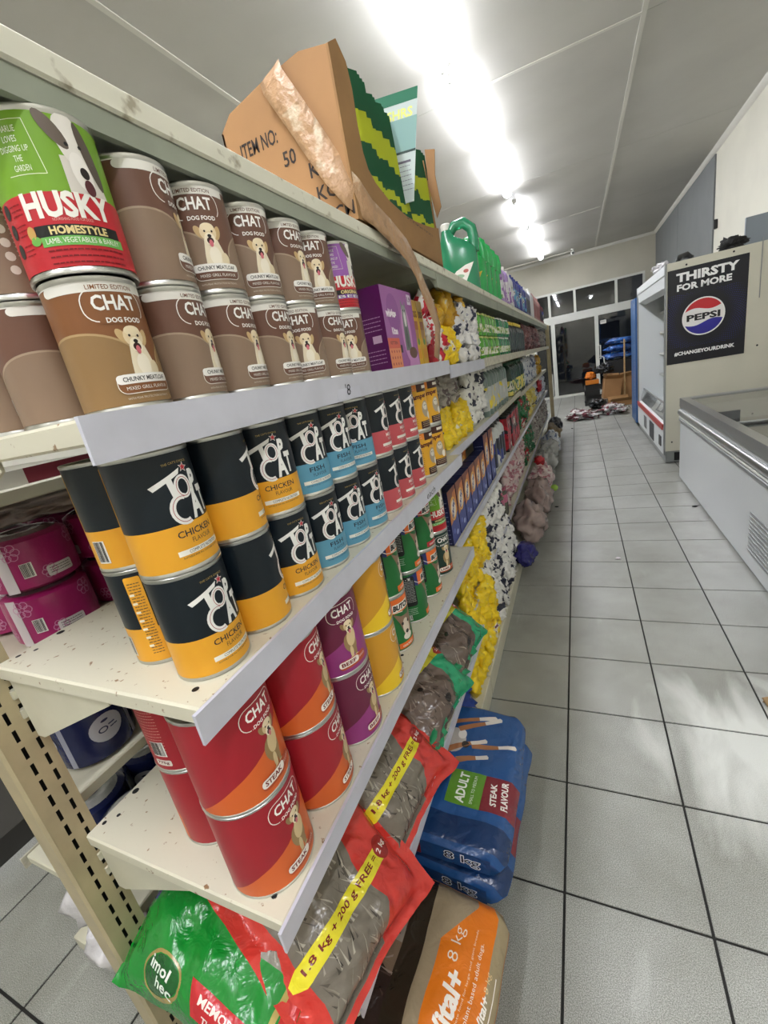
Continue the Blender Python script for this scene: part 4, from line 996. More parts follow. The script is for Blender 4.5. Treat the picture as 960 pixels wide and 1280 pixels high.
# seed packets
M_seedg = mat('dark green packet', '#0f4a2c', .45, spec=.3); M_seedy = mat('lime yellow packet band', '#a3ac22', .45, spec=.3)
def seed_packet():
    t = thing('seed_packet', 'x', 'packet'); w, h = .115, .325
    bm = bmesh.new()
    for i, (z0, z1, mi) in enumerate(((0, .075, 0), (.075, .100, 1), (.100, .175, 0), (.175, .245, 1), (.245, h, 0))):
        prism(bm, [(-w / 2, -.003), (w / 2, -.003), (w / 2, .003), (-w / 2, .003)], 'z', z0, z1, mi)
    bmesh.ops.remove_doubles(bm, verts=bm.verts[:], dist=1e-5)
    link('packet_body', bm_mesh('pk', bm), [M_seedg, M_seedy], t)
    bm = bmesh.new(); prism(bm, [(-w / 2 + .004, h), (w / 2 - .004, h), (w / 2 - .004, h + .008), (-w / 2 + .004, h + .008)], 'y', -.001, .001)
    link('crimped_seal', bm_mesh('cr', bm), M_seedg, t)
    return t
sp = None
ns = 22
for k in range(ns):
    y = .262 + .0265 * k
    if 12 <= k <= 12: continue
    if sp is None: sp = seed_packet(); o = sp
    else: o = copy_tree(sp)
    o.location = (-.366, y, 1.868 + .008 * math.sin(k * 1.3)); o.rotation_euler = (math.radians(-5), math.radians(3 * math.sin(k)), math.radians(60))
    n_ = k if k < 12 else k - 1
    o['label'] = 'dark green and lime seed packet in the kraft box, %s from the near end' % ORD[n_]; o['group'] = 'seed packets in the kraft box'
t = thing('seed_packet', 'white and green wedge shaped seed packet pulled up above the others', 'packet', (-.335, .560, 1.965), (math.radians(-4), 0, math.radians(14)), 'pulled up seed packet')
slab('packet_body', [(-.022, 0), (.018, 0), (.072, .275), (-.072, .275)], 'y', -.002, .002, mat('pale packet', '#b9c6c2', .3), t)
link('packet_print', print_mesh('print', [poly([(-.072, .275), (-.0665, .247), (.0665, .247), (.072, .275)], '#1d6a4c', 1), text('YSHRS', 0, .222, .098, .024, '#d9df7a', 2, .03, shear=.15), poly([(-.043, .13), (.043, .13), (.06, .21), (-.06, .21)], '#7fa39c', 0), poly([(-.0435, .125), (.0425, .125), (.0435, .131), (-.045, .131)], '#243a33', 1),
    rect(-.027, .101, .025, .107, '#5a5662', 2)] + small_lines(-.022, .022, .092, .012, 6, '#77717e', .0018, 2, 3), planemap((0, -.0021, 0), (1, 0, 0), (0, 0, 1))), M_print, t)
# ================================================================== CARTONS, BOTTLES, PACKS
def carton(name, w, d, h, m, front, side=None, top=None):
    """front faces +x; w along y, d along x, centred on y, front face at x=0, base z=0"""
    t = thing(name, 'x', 'box'); box('carton_body', -d, 0, -w / 2, w / 2, 0, h, m, t, .0015)
    sh = print_mesh('front_print', front, planemap((.0, -w / 2, 0), (0, 1, 0), (0, 0, 1)), base=.0004); link('front_print', sh, M_print, t)
    if side: link('side_print', print_mesh('side_print', side, planemap((-d, -w / 2, 0), (1, 0, 0), (0, 0, 1)), base=.0004), M_print, t)
    return t
# purple cat food box
w, h, d = .235, .205, .085
F = [rect(0, 0, w, h, '#9a5a9c', 0), ell(.07, .14, .045, .05, '#8a4690', 1), rect(.0, .0, .085, .052, '#dd8c62', 2), rect(.0, .052, .085, .078, '#d0604a', 2), text('PURINE', .042, .07, .0, .0, '#5a1c24', 3) if False else text('KITTEN', .042, .066, .05, .008, '#5a1c24', 3, .02),
     text('whiskas', .052, .140, .072, .020, '#f1e9ef', 4, .06), text('Kitten', .062, .096, .042, .018, '#f1e9ef', 4, .05), ell(.155, .09, .038, .075, '#c58bc0', 2), poly([(.13, .045), (.178, .045), (.172, .11), (.168, .15), (.17, .178), (.16, .165), (.148, .165), (.136, .18), (.138, .15), (.134, .11)], '#6f7a76', 4),
     ell(.154, .148, .017, .018, '#8b938e', 5), ell(.148, .152, .003, .003, '#1a1a1a', 6, n=8), ell(.161, .152, .003, .003, '#1a1a1a', 6, n=8), ell(.155, .128, .009, .02, '#d9d9d4', 6), ell(.152, .08, .01, .03, '#565f5b', 6),
     poly([(.14, .0), (.15, .035), (.222, .035), (.23, .0)], '#c48ac0', 6), ell(.186, .038, .034, .016, '#6a4a3c', 7), rect(.195, .170, .225, .197, '#d9cfdc', 3), text('1.9', .21, .184, .024, .014, '#5a2a60', 4, .03), rect(.085, .04, .1, .06, '#2c2030', 5)]
F += [ell(.015 + .018 * (k % 4), .012 + .016 * (k // 4), .004, .004, '#a8463c', 3, n=8) for k in range(12)]
Sd = [rect(0, 0, d, h, '#5a1458', 0)] + small_lines(.012, .075, .13, .010, 4, '#b48ab2', .002, 1, 4) + small_lines(.012, .075, .05, .010, 4, '#b48ab2', .002, 1, 6) + [rect(.045, .07, .07, .088, '#c9a8c6', 1)]
pb = carton('cat_food_box', w, d, h, mat('purple card', '#6d2a6e', .4), F, Sd); pb.location = (-.337, .333, ZA); tag(pb, 'purple cat food carton with a grey kitten beside the brown cans', 'box', 'purple cat food carton')
for k in range(2):
    F2 = [rect(0, 0, .05, .19, '#dcb02c', 0), rect(.006, .02, .044, .05, '#e0a020', 1), ell(.025, .10, .016, .03, '#b88a4a', 2), ell(.03, .07, .012, .010, '#6f9a3c', 3), text('DOG', .025, .15, .036, .02, '#6a2a18', 3, .03), rect(.008, .105, .042, .13, '#a8672c', 3)]
    c_ = carton('yellow_carton', .05, .09, .19, mat('yellow card', '#dcb02c', .4), F2, None) if k == 0 else copy_tree(c_)
    c_.location = (-.345, .487 + .056 * k, ZA); tag(c_, 'narrow yellow food carton behind the hanging tape, %s of two' % ('nearer', 'farther')[k], 'box', 'yellow cartons on the upper shelf')
# ---- crumpled small packs
PK = {}
def pack_mesh(key, w, l, t, seed, m, amp=.38, fr=6):
    k = (key, seed)
    if k not in PK:
        me = Pillow(w, l, t, 9, 10, seed, amp, 2.4, fr).mesh('pack'); me.materials.append(m); PK[k] = me
    return PK[k]
rndh = random.Random(11)
def heap(name, desc, place_, group, m, key, w, l, t, y0, y1, z0, z1, x, nrow=None, jit=34, lean=10, cat='packet', dx=0):
    """rows of soft packs stacked against the shelf front, every pack an object"""
    ny = max(1, round((y1 - y0) / (w * .96))); nzr = max(1, round((z1 - z0) / (l * .70)))
    if nrow: nzr = nrow
    n = 0
    for r in range(nzr):
        for i in range(ny):
            me = pack_mesh(key, w, l, t, rndh.choice((1, 2, 3, 4)), m)
            o = bpy.data.objects.new(name, me); COL.objects.link(o)
            yy = y0 + (i + .5 + (.25 if r % 2 else -.05)) * (y1 - y0) / ny + rndh.uniform(-.008, .008); zz = z0 + l * .46 + r * (z1 - z0 - l * .92) / max(1, nzr - 1) if nzr > 1 else z0 + l * .46
            o.location = (x - t * .7 - dx * r + rndh.uniform(-.016, .010), yy, zz)
            o.rotation_euler = (math.radians(90 - lean + rndh.uniform(-jit, jit) * .4), math.radians(rndh.uniform(-jit, jit)) , math.radians(90 + rndh.uniform(-jit, jit)))
            lev = ['bottom', 'second', 'third', 'fourth', 'fifth', 'sixth'][r]
            tag(o, '%s %s, %s layer, %s from near end' % (desc, place_, lev, ORD[i % 28]), cat, group); n += 1
    return n
B_yel = blotch('yellow snack film', ['#e5b90e', '#f0cd1a', '#f3d733', '#e9e2cf', '#6b3a5c'], 11, stops=(.40, .56, .63, .68))
B_red = blotch('red and white film', ['#a8142c', '#c92034', '#e6e0dc', '#eeeae6', '#3a2a50'], 9, stops=(.44, .52, .62, .70))
B_gold = blotch('gold film', ['#a87a12', '#c99a1e', '#e0b83a', '#d9d2bf', '#5a3a1c'], 10, stops=(.38, .55, .64, .70))
B_white = blotch('white film with navy print', ['#22253f', '#2f3350', '#dedcda', '#e8e6e2', '#a9a9b4'], 15, stops=(.30, .43, .58, .66))
B_blk = blotch('white and black film', ['#1a1c2a', '#20233a', '#e4e2dc', '#efede8', '#55506a'], 11, stops=(.34, .44, .58, .68))
B_grey = blotch('greyish clear film', ['#77706a', '#8c857d', '#a39c92', '#6a5a58', '#b9b3a8'], 12, stops=(.35, .46, .58, .66), rough=.2)
B_pink = blotch('pink and white film', ['#8a4a58', '#a86a74', '#c9b4b0', '#ddd2cc', '#5a3a44'], 14, stops=(.36, .46, .58, .66))
B_mar = blotch('maroon film', ['#3e2426', '#5c3436', '#7a4a4a', '#a88a84', '#2a1c1e'], 14, stops=(.36, .48, .60, .68))
B_bluw = blotch('blue and white film', ['#3d4a6a', '#5a6a8a', '#c9ccd2', '#dcdcda', '#2a3050'], 13, stops=(.34, .44, .58, .68))
B_blue = blotch('blue film', ['#1c2566', '#27337e', '#2f3d94', '#5a66a8', '#c9c9d4'], 10, stops=(.38, .52, .64, .72))
B_grn = blotch('green and red film', ['#14532e', '#1d6a3a', '#a01c2c', '#d9d4c4', '#c9b03a'], 10, stops=(.42, .54, .62, .70))
AS = 'on the upper shelf'
heap('snack_packet', 'red and white packet', AS, 'red packets on the upper shelf', B_red, 'r', .085, .085, .045, .60, .80, 1.487, 1.73, -.338)
heap('snack_packet', 'yellow packet', AS, 'yellow packets on the upper shelf', B_yel, 'y', .085, .085, .05, .80, 1.06, 1.487, 1.64, -.338)
heap('snack_packet', 'gold packet', AS, 'gold packets on the upper shelf', B_gold, 'g', .13, .075, .05, .84, 1.22, 1.645, 1.765, -.345)
heap('snack_packet', 'white packet', AS, 'white packets on the upper shelf', B_white, 'w', .08, .085, .045, 1.08, 1.50, 1.487, 1.745, -.338)
# ---- bottles
def loft(bm, secs, n=20, mi=0, ex=2.8):
    """secs: (z, hx, hy, cx, cy)"""
    R = []
    for z, hx, hy, cx, cy in secs:
        ring = []
        for i in range(n):
            a = 2 * math.pi * i / n; c, s = math.cos(a), math.sin(a)
            ring.append(bm.verts.new((cx + hx * math.copysign(abs(c) ** (2 / ex), c), cy + hy * math.copysign(abs(s) ** (2 / ex), s), z)))
        if R:
            for k in range(n):
                f = bm.faces.new((R[-1][k], R[-1][(k + 1) % n], ring[(k + 1) % n], ring[k])); f.material_index = mi
        R.append(ring)
    bm.faces.new(R[0][::-1]); bm.faces.new(R[-1])
def bottle(name, hx, hy, h, m, capm, shoulder=.72, neck=.3, lab=None, labz=(.15, .62), capw=.5):
    t = thing(name, 'x', 'bottle'); bm = bmesh.new()
    loft(bm, [(0, hx * .94, hy * .94, 0, 0), (.006, hx, hy, 0, 0), (h * shoulder, hx, hy, 0, 0), (h * (shoulder + .08), hx * .85, hy * .85, 0, 0), (h * (shoulder + .15), hx * neck * 1.3, hy * neck * 1.3 + .002, 0, 0), (h * .93, hx * neck, hy * neck, 0, 0)])
    link('bottle_body', bm_mesh('b', bm, 40), m, t)
    bm = bmesh.new(); lathe(bm, [(min(hx, hy) * capw, h * .89), (min(hx, hy) * capw, h * .985), (min(hx, hy) * capw * .9, h)], 12); link('bottle_cap', bm_mesh('c', bm, 40), capm, t)
    if lab:
        bm = bmesh.new(); loft(bm, [(h * labz[0], hx * 1.012, hy * 1.012, 0, 0), (h * labz[1], hx * 1.012, hy * 1.012, 0, 0)]); link('bottle_label', bm_mesh('l', bm, 40), lab, t)
    return t
def row(proto, desc, cat, group, xs, y0, dy, n, z, rz=0, jz=0, start=0):
    for k in range(n):
        o = proto if proto.get('label') == 'x' else copy_tree(proto)
        o.location = (xs + rndh.uniform(-.006, .004), y0 + dy * k, z); o.rotation_euler = (0, 0, math.radians(rz + rndh.uniform(-jz, jz)))
        tag(o, desc % ORD[k + start], cat, group)
M_gl = mat('green dish soap bottle', '#4f9a2e', .2, spec=.7); M_gl2 = mat('teal soap bottle', '#1f7a4c', .2); M_lw = blotch('printed bottle label', ['#2f7a3c', '#8aa83c', '#dcdccc', '#e9e7dc', '#a04a3c'], 40, stops=(.4, .5, .6, .68), bump=0)
cy = mat('pale yellow cap', '#c9cf7a', .4); wc = mat('white cap', '#dedcd4', .4)
for z, lv in ((1.487, 'lower'), (1.605, 'upper')):
    row(bottle('soap_bottle', .035, .045, .115, M_gl, cy, .78, .5, M_lw, (.15, .5), .8), 'lime green soap bottle ' + lv + ' tier on the upper shelf, %s along', 'bottle', 'lime green soap bottles on the upper shelf', -.378, 1.60, .10, 6, z)
    row(bottle('soap_bottle', .035, .045, .115, M_gl2, wc, .78, .5, M_lw, (.15, .5), .8), 'dark green soap bottle ' + lv + ' tier on the upper shelf, %s along', 'bottle', 'dark green soap bottles on the upper shelf', -.378, 2.22, .10, 5, z)
M_dk = mat('black bottle plastic', '#20262a', .25); M_dkg = mat('dark grey green bottle', '#3c4a48', .25)
row(bottle('cleaner_bottle', .05, .055, .24, M_dk, M_yel, .72, .35, M_dkg, (.1, .65)), 'black bottle with yellow cap on the upper shelf, %s from near', 'bottle', 'black bottles on the upper shelf', -.392, 2.82, .125, 8, 1.487)
heap('biscuit_packet', 'maroon packet', AS, 'maroon packets on the upper shelf', B_mar, 'm', .16, .12, .07, 3.9, 5.9, 1.487, 1.73, -.345, cat='packet')
heap('biscuit_packet', 'grey packet', AS, 'grey packets on the upper shelf', B_grey, 'gr', .15, .14, .07, 5.95, 7.2, 1.487, 1.72, -.345)
# ---- second shelf beyond the cans
Z2 = 1.141; S2 = 'on the second shelf'
heap('plastic_packet', 'grey brown packet', S2, 'grey brown packets on the second shelf', B_grey, 'gb', .16, .12, .07, .80, 1.30, 1.30, 1.455, -.42)
heap('snack_packet', 'blue packet', S2, 'blue packets on the second shelf', B_blue, 'b', .085, .10, .05, .78, .88, 1.141, 1.32, -.402)
heap('snack_packet', 'yellow packet', S2, 'yellow packets on the second shelf', B_yel, 'y', .085, .085, .05, .90, 1.40, 1.141, 1.32, -.402)
heap('snack_packet', 'black and white packet', S2, 'black and white packets on the second shelf', B_blk, 'bw', .10, .10, .05, 1.36, 1.80, 1.141, 1.44, -.402)
M_gg = mat('grey green bottle', '#6f7f78', .3); M_ly = blotch('grey label with yellow', ['#c9b02a', '#d9c53a', '#b3b6b2', '#c4c6c2', '#3c4644'], 9, stops=(.36, .44, .6, .7), bump=0)
row(bottle('detergent_bottle', .045, .05, .29, M_gg, wc, .78, .3, M_ly, (.12, .6)), 'grey green detergent bottle on the second shelf, %s along', 'bottle', 'grey green bottles on the second shelf', -.447, 1.88, .115, 8, Z2)
M_dg = mat('dark green bottle', '#1c3c2c', .25); M_lyg = blotch('yellow green label', ['#c9b43a', '#e0d26a', '#2c6a3a', '#d9d6c4', '#24402c'], 14, stops=(.4, .5, .58, .68), bump=0)
row(bottle('cleaner_bottle', .045, .05, .30, M_dg, mat('dark green cap', '#1e4a30', .4), .78, .35, M_lyg, (.1, .5)), 'dark green bottle with yellow label on the second shelf, %s along', 'bottle', 'dark green bottles on the second shelf', -.447, 3.02, .118, 9, 1.118)
heap('plastic_packet', 'blue and white packet', S2, 'blue and white packets on the second shelf', B_bluw, 'bl', .15, .14, .07, 4.15, 5.7, 1.118, 1.40, -.402)
heap('plastic_packet', 'brown gold packet', S2, 'brown gold packets on the second shelf', B_gold, 'go', .15, .15, .08, 5.8, 6.6, 1.118, 1.38, -.402)
# ---- third shelf beyond the cans: washing powder cartons
Z3 = .765; S3 = 'on the third shelf'
M_navy = mat('navy card', '#1d2148', .4)
def powder(w, h):
    F = [rect(0, 0, w, h, '#2c3a86', 0), poly([(0, h * .38), (w, h * .5), (w, h), (0, h)], '#c9742a', 1), poly([(0, h * .5), (w * .6, h * .9), (w, h * .93), (w, h), (0, h)], '#7a3a22', 2), ell(w * .5, h * .62, w * .38, h * .22, '#e9b04a', 3), ell(w * .5, h * .62, w * .27, h * .16, '#efe6d6', 4),
         text('Skip', w * .5, h * .62, w * .72, h * .14, '#2c3a86', 5, .05, rot=60), ell(w * .3, h * .22, w * .12, h * .05, '#5a6ab8', 2), ell(w * .65, h * .14, w * .14, h * .05, '#a9b4dc', 2)]
    Sd = [rect(0, 0, .06, h, '#1d2148', 0)] + small_lines(.008, .052, h * .8, .02, 10, '#8a90b4', .003, 1, 8)
    return carton('washing_powder_box', w, .06, h, M_navy, F, Sd)
pw1 = powder(.125, .235); pw2 = powder(.13, .31)
for k in range(6):
    o = pw1 if k == 0 else copy_tree(pw1); o.location = (-.404, .80 + .136 * k, Z3 + .0005); tag(o, 'orange and blue washing powder carton on the third shelf, %s of the small ones' % ORD[k], 'box', 'washing powder cartons on the third shelf')
for k in range(3):
    o = pw2 if k == 0 else copy_tree(pw2); o.location = (-.470 + .066 * (k > 0), 1.33 + .16 * k + (.145 if k > 0 else 0), Z3 + .0005); tag(o, 'tall orange and blue washing powder carton on the third shelf, %s of three' % ORD[k], 'box', 'washing powder cartons on the third shelf')
bc = carton('washing_powder_box', .42, .16, .31, M_navy, [rect(0, 0, .42, .31, '#23264a', 0)] + [rect(.02 + .05 * k, .235 - .05 * (k % 2), .055 + .05 * k, .285 - .05 * (k % 2), '#4a4a5c', 1) for k in range(8)] + small_lines(.02, .40, .15, .02, 5, '#77778c', .004, 1, 3))
bc.location = (-.54, 1.02, Z3 + .0005); tag(bc, 'wide dark blue carton standing behind the washing powder cartons', 'box', 'wide carton on the third shelf')
M_wb = mat('white bottle plastic', '#c2c4c0', .3); M_dl = blotch('dark bottle label', ['#1a1c24', '#22242e', '#2a3a8a', '#d4d4d0', '#1a1c24'], 6, stops=(.46, .54, .60, .66), bump=0)
row(bottle('bleach_bottle', .05, .055, .30, M_wb, M_black, .75, .35, M_dl, (.08, .66), .5), 'white bottle with dark label on the third shelf, %s along', 'bottle', 'white bottles on the third shelf', -.455, 1.98, .125, 4, Z3)
M_rb = blotch('red black card', ['#8a1622', '#b82434', '#1c1c20', '#d9d2c4', '#24402c'], 9, stops=(.44, .52, .62, .70), bump=0, rough=.4)
def tall_pack(m, w=.09, h=.26, d=.08):
    t = thing('tall_carton', 'x', 'box'); box('carton_body', -d, 0, -w / 2, w / 2, 0, h, m, t, .004); box('carton_lid', -d - .001, .001, -w / 2 - .001, w / 2 + .001, h, h + .018, M_dk, t, .002); return t
row(tall_pack(M_rb), 'red and black carton with dark lid on the third shelf, %s along', 'box', 'red and black cartons on the third shelf', -.404, 2.56, .115, 7, Z3)
heap('plastic_packet', 'green and red packet', S3, 'green and red packets on the third shelf', B_grn, 'gnr', .16, .14, .07, 3.45, 4.3, Z3, 1.05, -.402)
heap('plastic_packet', 'yellow packet', S3, 'large yellow packets on the third shelf', blotch('pale yellow film', ['#b8a23c', '#cdb84e', '#d9c96a', '#c9c4a8', '#7a6a3c'], 10), 'ly', .17, .15, .08, 4.4, 5.2, Z3, 1.05, -.402)
heap('plastic_packet', 'greyish packet', S3, 'greyish packets on the third shelf', B_bluw, 'bl', .16, .15, .08, 5.3, 7.2, Z3, 1.06, -.402)
# ---- low shelf beyond the bags
Z4 = .375; S4 = 'on the low shelf'
heap('snack_packet', 'yellow packet', S4, 'yellow packets on the low shelf', B_yel, 'y', .085, .085, .05, .80, 1.42, Z4, .66, -.398)
heap('snack_packet', 'black and white packet', S4, 'black and white packets on the low shelf', B_blk, 'bw', .10, .10, .05, 1.44, 1.98, Z4, .68, -.398)
M_jar = mat('dark glass jar', '#5a5a4c', .2)
row(bottle('jar', .055, .06, .20, M_jar, mat('pink lid', '#b0506a', .4), .8, .7, mat('pink label', '#b5607a', .5), (.5, .8), .9), 'grey jar with pink label on the low shelf, %s of two', 'jar', 'jars on the low shelf', -.46, 2.06, .13, 2, Z4)
heap('plastic_packet', 'pink and white packet', S4, 'pink and white packets on the low shelf', B_pink, 'pk', .15, .12, .07, 2.28, 3.5, Z4, .68, -.398)
heap('plastic_packet', 'green and red packet', S4, 'green and red packets on the low shelf', B_grn, 'gnr', .16, .14, .07, 3.6, 4.5, Z4, .68, -.398)
heap('plastic_packet', 'grey packet', S4, 'grey packets on the low shelf', B_grey, 'gr', .15, .14, .07, 4.6, 7.2, Z4, .68, -.398)
# ---- base deck heaps, leaning into the aisle
Z5 = .105; S5 = 'on the base deck'
heap('blue_packet', 'plain blue packet', S5, 'blue packets on the base deck', mat('plain blue film', '#1f3f94', .25, var=.3, bump=.7), 'pb', .16, .16, .07, .40, .56, Z5, .26, -.330, nrow=1)
heap('snack_packet', 'yellow packet', S5, 'yellow packets on the base deck', B_yel, 'y2', .095, .10, .05, .58, 1.20, Z5, .40, -.322, dx=.012)
heap('snack_packet', 'black and white packet', S5, 'black and white packets on the base deck', B_blk, 'bw', .10, .10, .05, 1.16, 2.10, Z5, .42, -.322, dx=.014)
o = crumple('plastic_bag', 'shiny navy blue plastic packet sticking out at the foot of the shelving', 'bag', (-.285, 1.95, .16), (.09, .16, .075), mat('shiny navy film', '#221f66', .2, bump=.6), 8, .32, 1.4)
for k, (y, r, mt, lb) in enumerate(((2.45, (.14, .26, .19), M_clearp, 'large brownish pink plastic sack at the foot of the shelving, nearer one'), (3.05, (.15, .28, .20), M_clearp, 'large brownish pink plastic sack at the foot of the shelving, farther one'),
        (3.65, (.14, .26, .20), B_pink, 'pink striped plastic sack at the foot of the shelving'), (4.25, (.15, .25, .22), M_clear, 'clear crinkled plastic sack at the foot of the shelving, nearer one'), (4.85, (.15, .27, .20), M_clear, 'clear crinkled plastic sack at the foot of the shelving, farther one'),
        (5.5, (.14, .26, .20), B_bluw, 'blue and white plastic sack at the foot of the shelving'), (6.15, (.14, .26, .18), mat('tan sack', '#8a7452', .5, var=.3), 'tan sack at the foot of the shelving'), (6.8, (.14, .26, .20), mat('black plastic sack', '#141416', .3, bump=.8), 'black plastic sack at the foot of the shelving, far end'))):
    crumple('plastic_sack', lb, 'bag', (-.285 + .015 * (k % 2), y, Z5 + r[2] * .60), (r[0] * .95, r[1] * 1.08, r[2] * .86), mt, 20 + k, .34, 1.3, group='plastic sacks on the base deck')
o = crumple('green_ball', 'small lime green ball shaped item on the plastic sacks', 'toy', (-.15, 3.35, .20), (.035, .035, .035), mat('lime', '#9cc24a', .5), 2, .1, sub=3)
crumple('red_packet', 'small bright red packet on top of the pink sacks', 'packet', (-.30, 3.75, .38), (.06, .08, .06), mat('red film', '#b01c26', .3, bump=.5), 3, .4, sub=3)
crumple('red_packet', 'red and white packet on the third shelf near the far end', 'packet', (-.40, 5.75, .98), (.05, .14, .10), mat('red film two', '#b3202c', .3, bump=.5), 6, .4, sub=3)
# ================================================================== TOP SHELF BOTTLES
ZT = 1.829
M_jugg = mat('translucent green jug plastic', '#2f9468', .22, spec=.7, trans=.25); M_jug2 = mat('bright green jug plastic', '#23a552', .25, spec=.7)
def jug(hx, hy, h, m, capm, labc, hole=True):
    """flat-sided jug with a loop handle: body, handle, cap, label"""
    t = thing('handled_jug', 'x', 'jug'); bm = bmesh.new()
    loft(bm, [(0, hx * .94, hy * .92, 0, 0), (.01, hx, hy, 0, 0), (h * .58, hx, hy, 0, 0), (h * .68, hx * .82, hy * .9, -hx * .15, 0), (h * .80, hx * .38, hy * .7, -hx * .45, 0), (h * .90, hx * .26, hy * .55, -hx * .5, 0)], 20)
    link('jug_body', bm_mesh('j', bm, 40), m, t)
    bm = bmesh.new(); tube(bm, [(-hx * .35, 0, h * .86), (-hx * .05, 0, h * .95), (hx * .45, 0, h * .96), (hx * .82, 0, h * .86), (hx * .9, 0, h * .70), (hx * .82, 0, h * .55)], [hy * .42, hy * .42, hy * .42, hy * .44, hy * .46, hy * .5], 10)
    link('jug_handle', bm_mesh('j', bm, 60), m, t)
    bm = bmesh.new(); lathe(bm, [(hx * .26, h * .9), (hx * .27, h * .985), (hx * .22, h)], 14, -hx * .5, 0); link('jug_cap', bm_mesh('c', bm, 40), capm, t)
    s_ = [poly([(-hx * .8, h * .14), (hx * .2, h * .10), (hx * .75, h * .38), (hx * .3, h * .36), (-hx * .2, h * .30)], labc, 1), ell(-hx * .1, h * .22, hx * .3, h * .03, '#8fae8f', 2), ell(hx * .3, h * .28, hx * .14, h * .025, '#b05a50', 2)]
    link('jug_label', print_mesh('l', s_, planemap((0, -hy * 1.002, 0), (1, 0, 0), (0, 0, 1)), base=.0008), M_print, t)
    return t
jg = jug(.095, .06, .335, M_jugg, wc, '#e6e2da'); jg.location = (-.43, 1.62, ZT); jg.rotation_euler = (0, 0, math.radians(12)); tag(jg, 'tall teal green handled jug with white fish-shaped label on the top shelf', 'jug', 'teal handled jug')
j0 = jug(.075, .05, .20, M_jugg, wc, '#e6e2da'); j0.location = (-.56, 1.42, ZT); tag(j0, 'short teal jug behind the tall teal one on the top shelf', 'jug', 'short teal jug')
jp = jug(.09, .055, .30, M_jug2, M_jug2, '#e0c23a')
for k in range(4):
    o = jp if k == 0 else copy_tree(jp); o.location = (-.425, 1.85 + .17 * k, ZT); o.rotation_euler = (0, 0, math.radians(10)); tag(o, 'bright green handled jug on the top shelf, %s of four' % ORD[k], 'jug', 'bright green jugs on the top shelf')
def toprow(m, labm, capm, desc, group, y0, n, dy, h, hx=.05, hy=.052, x=-.395):
    row(bottle('large_bottle', hx, hy, h, m, capm, .74, .4, labm, (.12, .6), .55), desc, 'bottle', group, x, y0, dy, n, ZT)
M_lil = mat('lilac bottle', '#a98cc4', .3); M_pw = mat('pearl white bottle', '#cfcfd0', .3); M_nb = mat('navy bottle', '#26317c', .3); M_rose = mat('dusty rose bottle', '#a87c78', .35); M_lp = blotch('lilac label', ['#7a4a9a', '#9a6ab4', '#d9d4dc', '#e6e3e6', '#5a8a4a'], 14, bump=0)
toprow(M_lil, M_lp, wc, 'lilac bottle with white cap on the top shelf, %s along', 'lilac bottles on the top shelf', 2.58, 3, .14, .28)
toprow(M_pw, M_lp, wc, 'pearl white bottle on the top shelf, %s along', 'white bottles on the top shelf', 3.02, 2, .14, .27)
toprow(M_nb, blotch('navy label', ['#26317c', '#2f3c94', '#4a9ac0', '#d9d9d4', '#1a1c24'], 12, bump=0), M_nb, 'navy bottle on the top shelf, %s along', 'navy bottles on the top shelf', 3.32, 7, .15, .28)
toprow(mat('grey violet bottle', '#6c6f8c', .3), M_dl, wc, 'grey violet bottle on the top shelf, %s along', 'grey violet bottles on the top shelf', 4.38, 3, .15, .29)
toprow(M_pw, None, wc, 'plain white bottle on the top shelf, %s along', 'plain white bottles on the top shelf', 4.84, 3, .15, .32)
toprow(M_rose, mat('rose label', '#96605e', .5), M_rose, 'dusty rose bottle on the top shelf, %s along', 'rose bottles on the top shelf', 5.32, 6, .16, .31)
toprow(mat('wine red bottle', '#6a2a32', .35), M_dl, M_black, 'wine red bottle on the top shelf, %s along', 'wine red bottles on the top shelf', 6.30, 5, .16, .29)
# ================================================================== OTHER SIDE OF THE GONDOLA
M_mag = mat('magenta film', '#a02062', .3, bump=.4, bscale=20); M_magw = mat('white paper strip', '#cfc6c9', .5)
def roll_pack(m, r, h, top, prints):
    t = thing('paper_roll_pack', 'x', 'paper roll'); bm = bmesh.new()
    lathe(bm, [(r * .3, .002), (r * .8, 0), (r * .98, .008), (r, .03), (r, h - .03), (r * .98, h - .008), (r * .8, h)], 28); link('film_wrap', bm_mesh('r', bm, 40), m, t)
    bm = bmesh.new(); lathe(bm, [(r * .82, h - .001), (r * .6, h + .006), (r * .25, h + .004), (r * .22, h - .01), (0, h - .01)], 24, caps=False); link('gathered_top', bm_mesh('r', bm, True), top, t)
    link('wrap_print', print_mesh('p', prints, cylmap(r), r * math.pi / 14), M_print, t); return t
def flower(cx, cy, s, c, l): return [outline([(cx + s * .6 * math.cos(a * math.pi / 3) + s * .4 * math.cos(t * math.pi / 4), cy + s * .6 * math.sin(a * math.pi / 3) + s * .4 * math.sin(t * math.pi / 4)) for t in range(8)], .0015, c, l) for a in range(6)]
pr_ = []
for a in (-.20, -.10, .0, .12, .22): pr_ += flower(a, .085, .018, '#c98aac', 1) + flower(a + .05, .03, .014, '#c98aac', 1)
pr_ += [rect(-.03, .004, -.008, .106, '#cfc6c9', 1), rrect(.045, .018, .095, .040, .004, '#dcd6d4', 2)] + small_lines(.05, .09, .034, .005, 3, '#3a3a3a', .0013, 3) + barcode(.008, .030, .018, .028, 2) + [rrect(-.14, .018, -.09, .040, .004, '#dcd6d4', 2)] + barcode(-.165, .03, .018, .028, 2)
rp = roll_pack(M_mag, .078, .108, film('crinkled film end', '#8a7a80', .2, 1), pr_)
n = 0
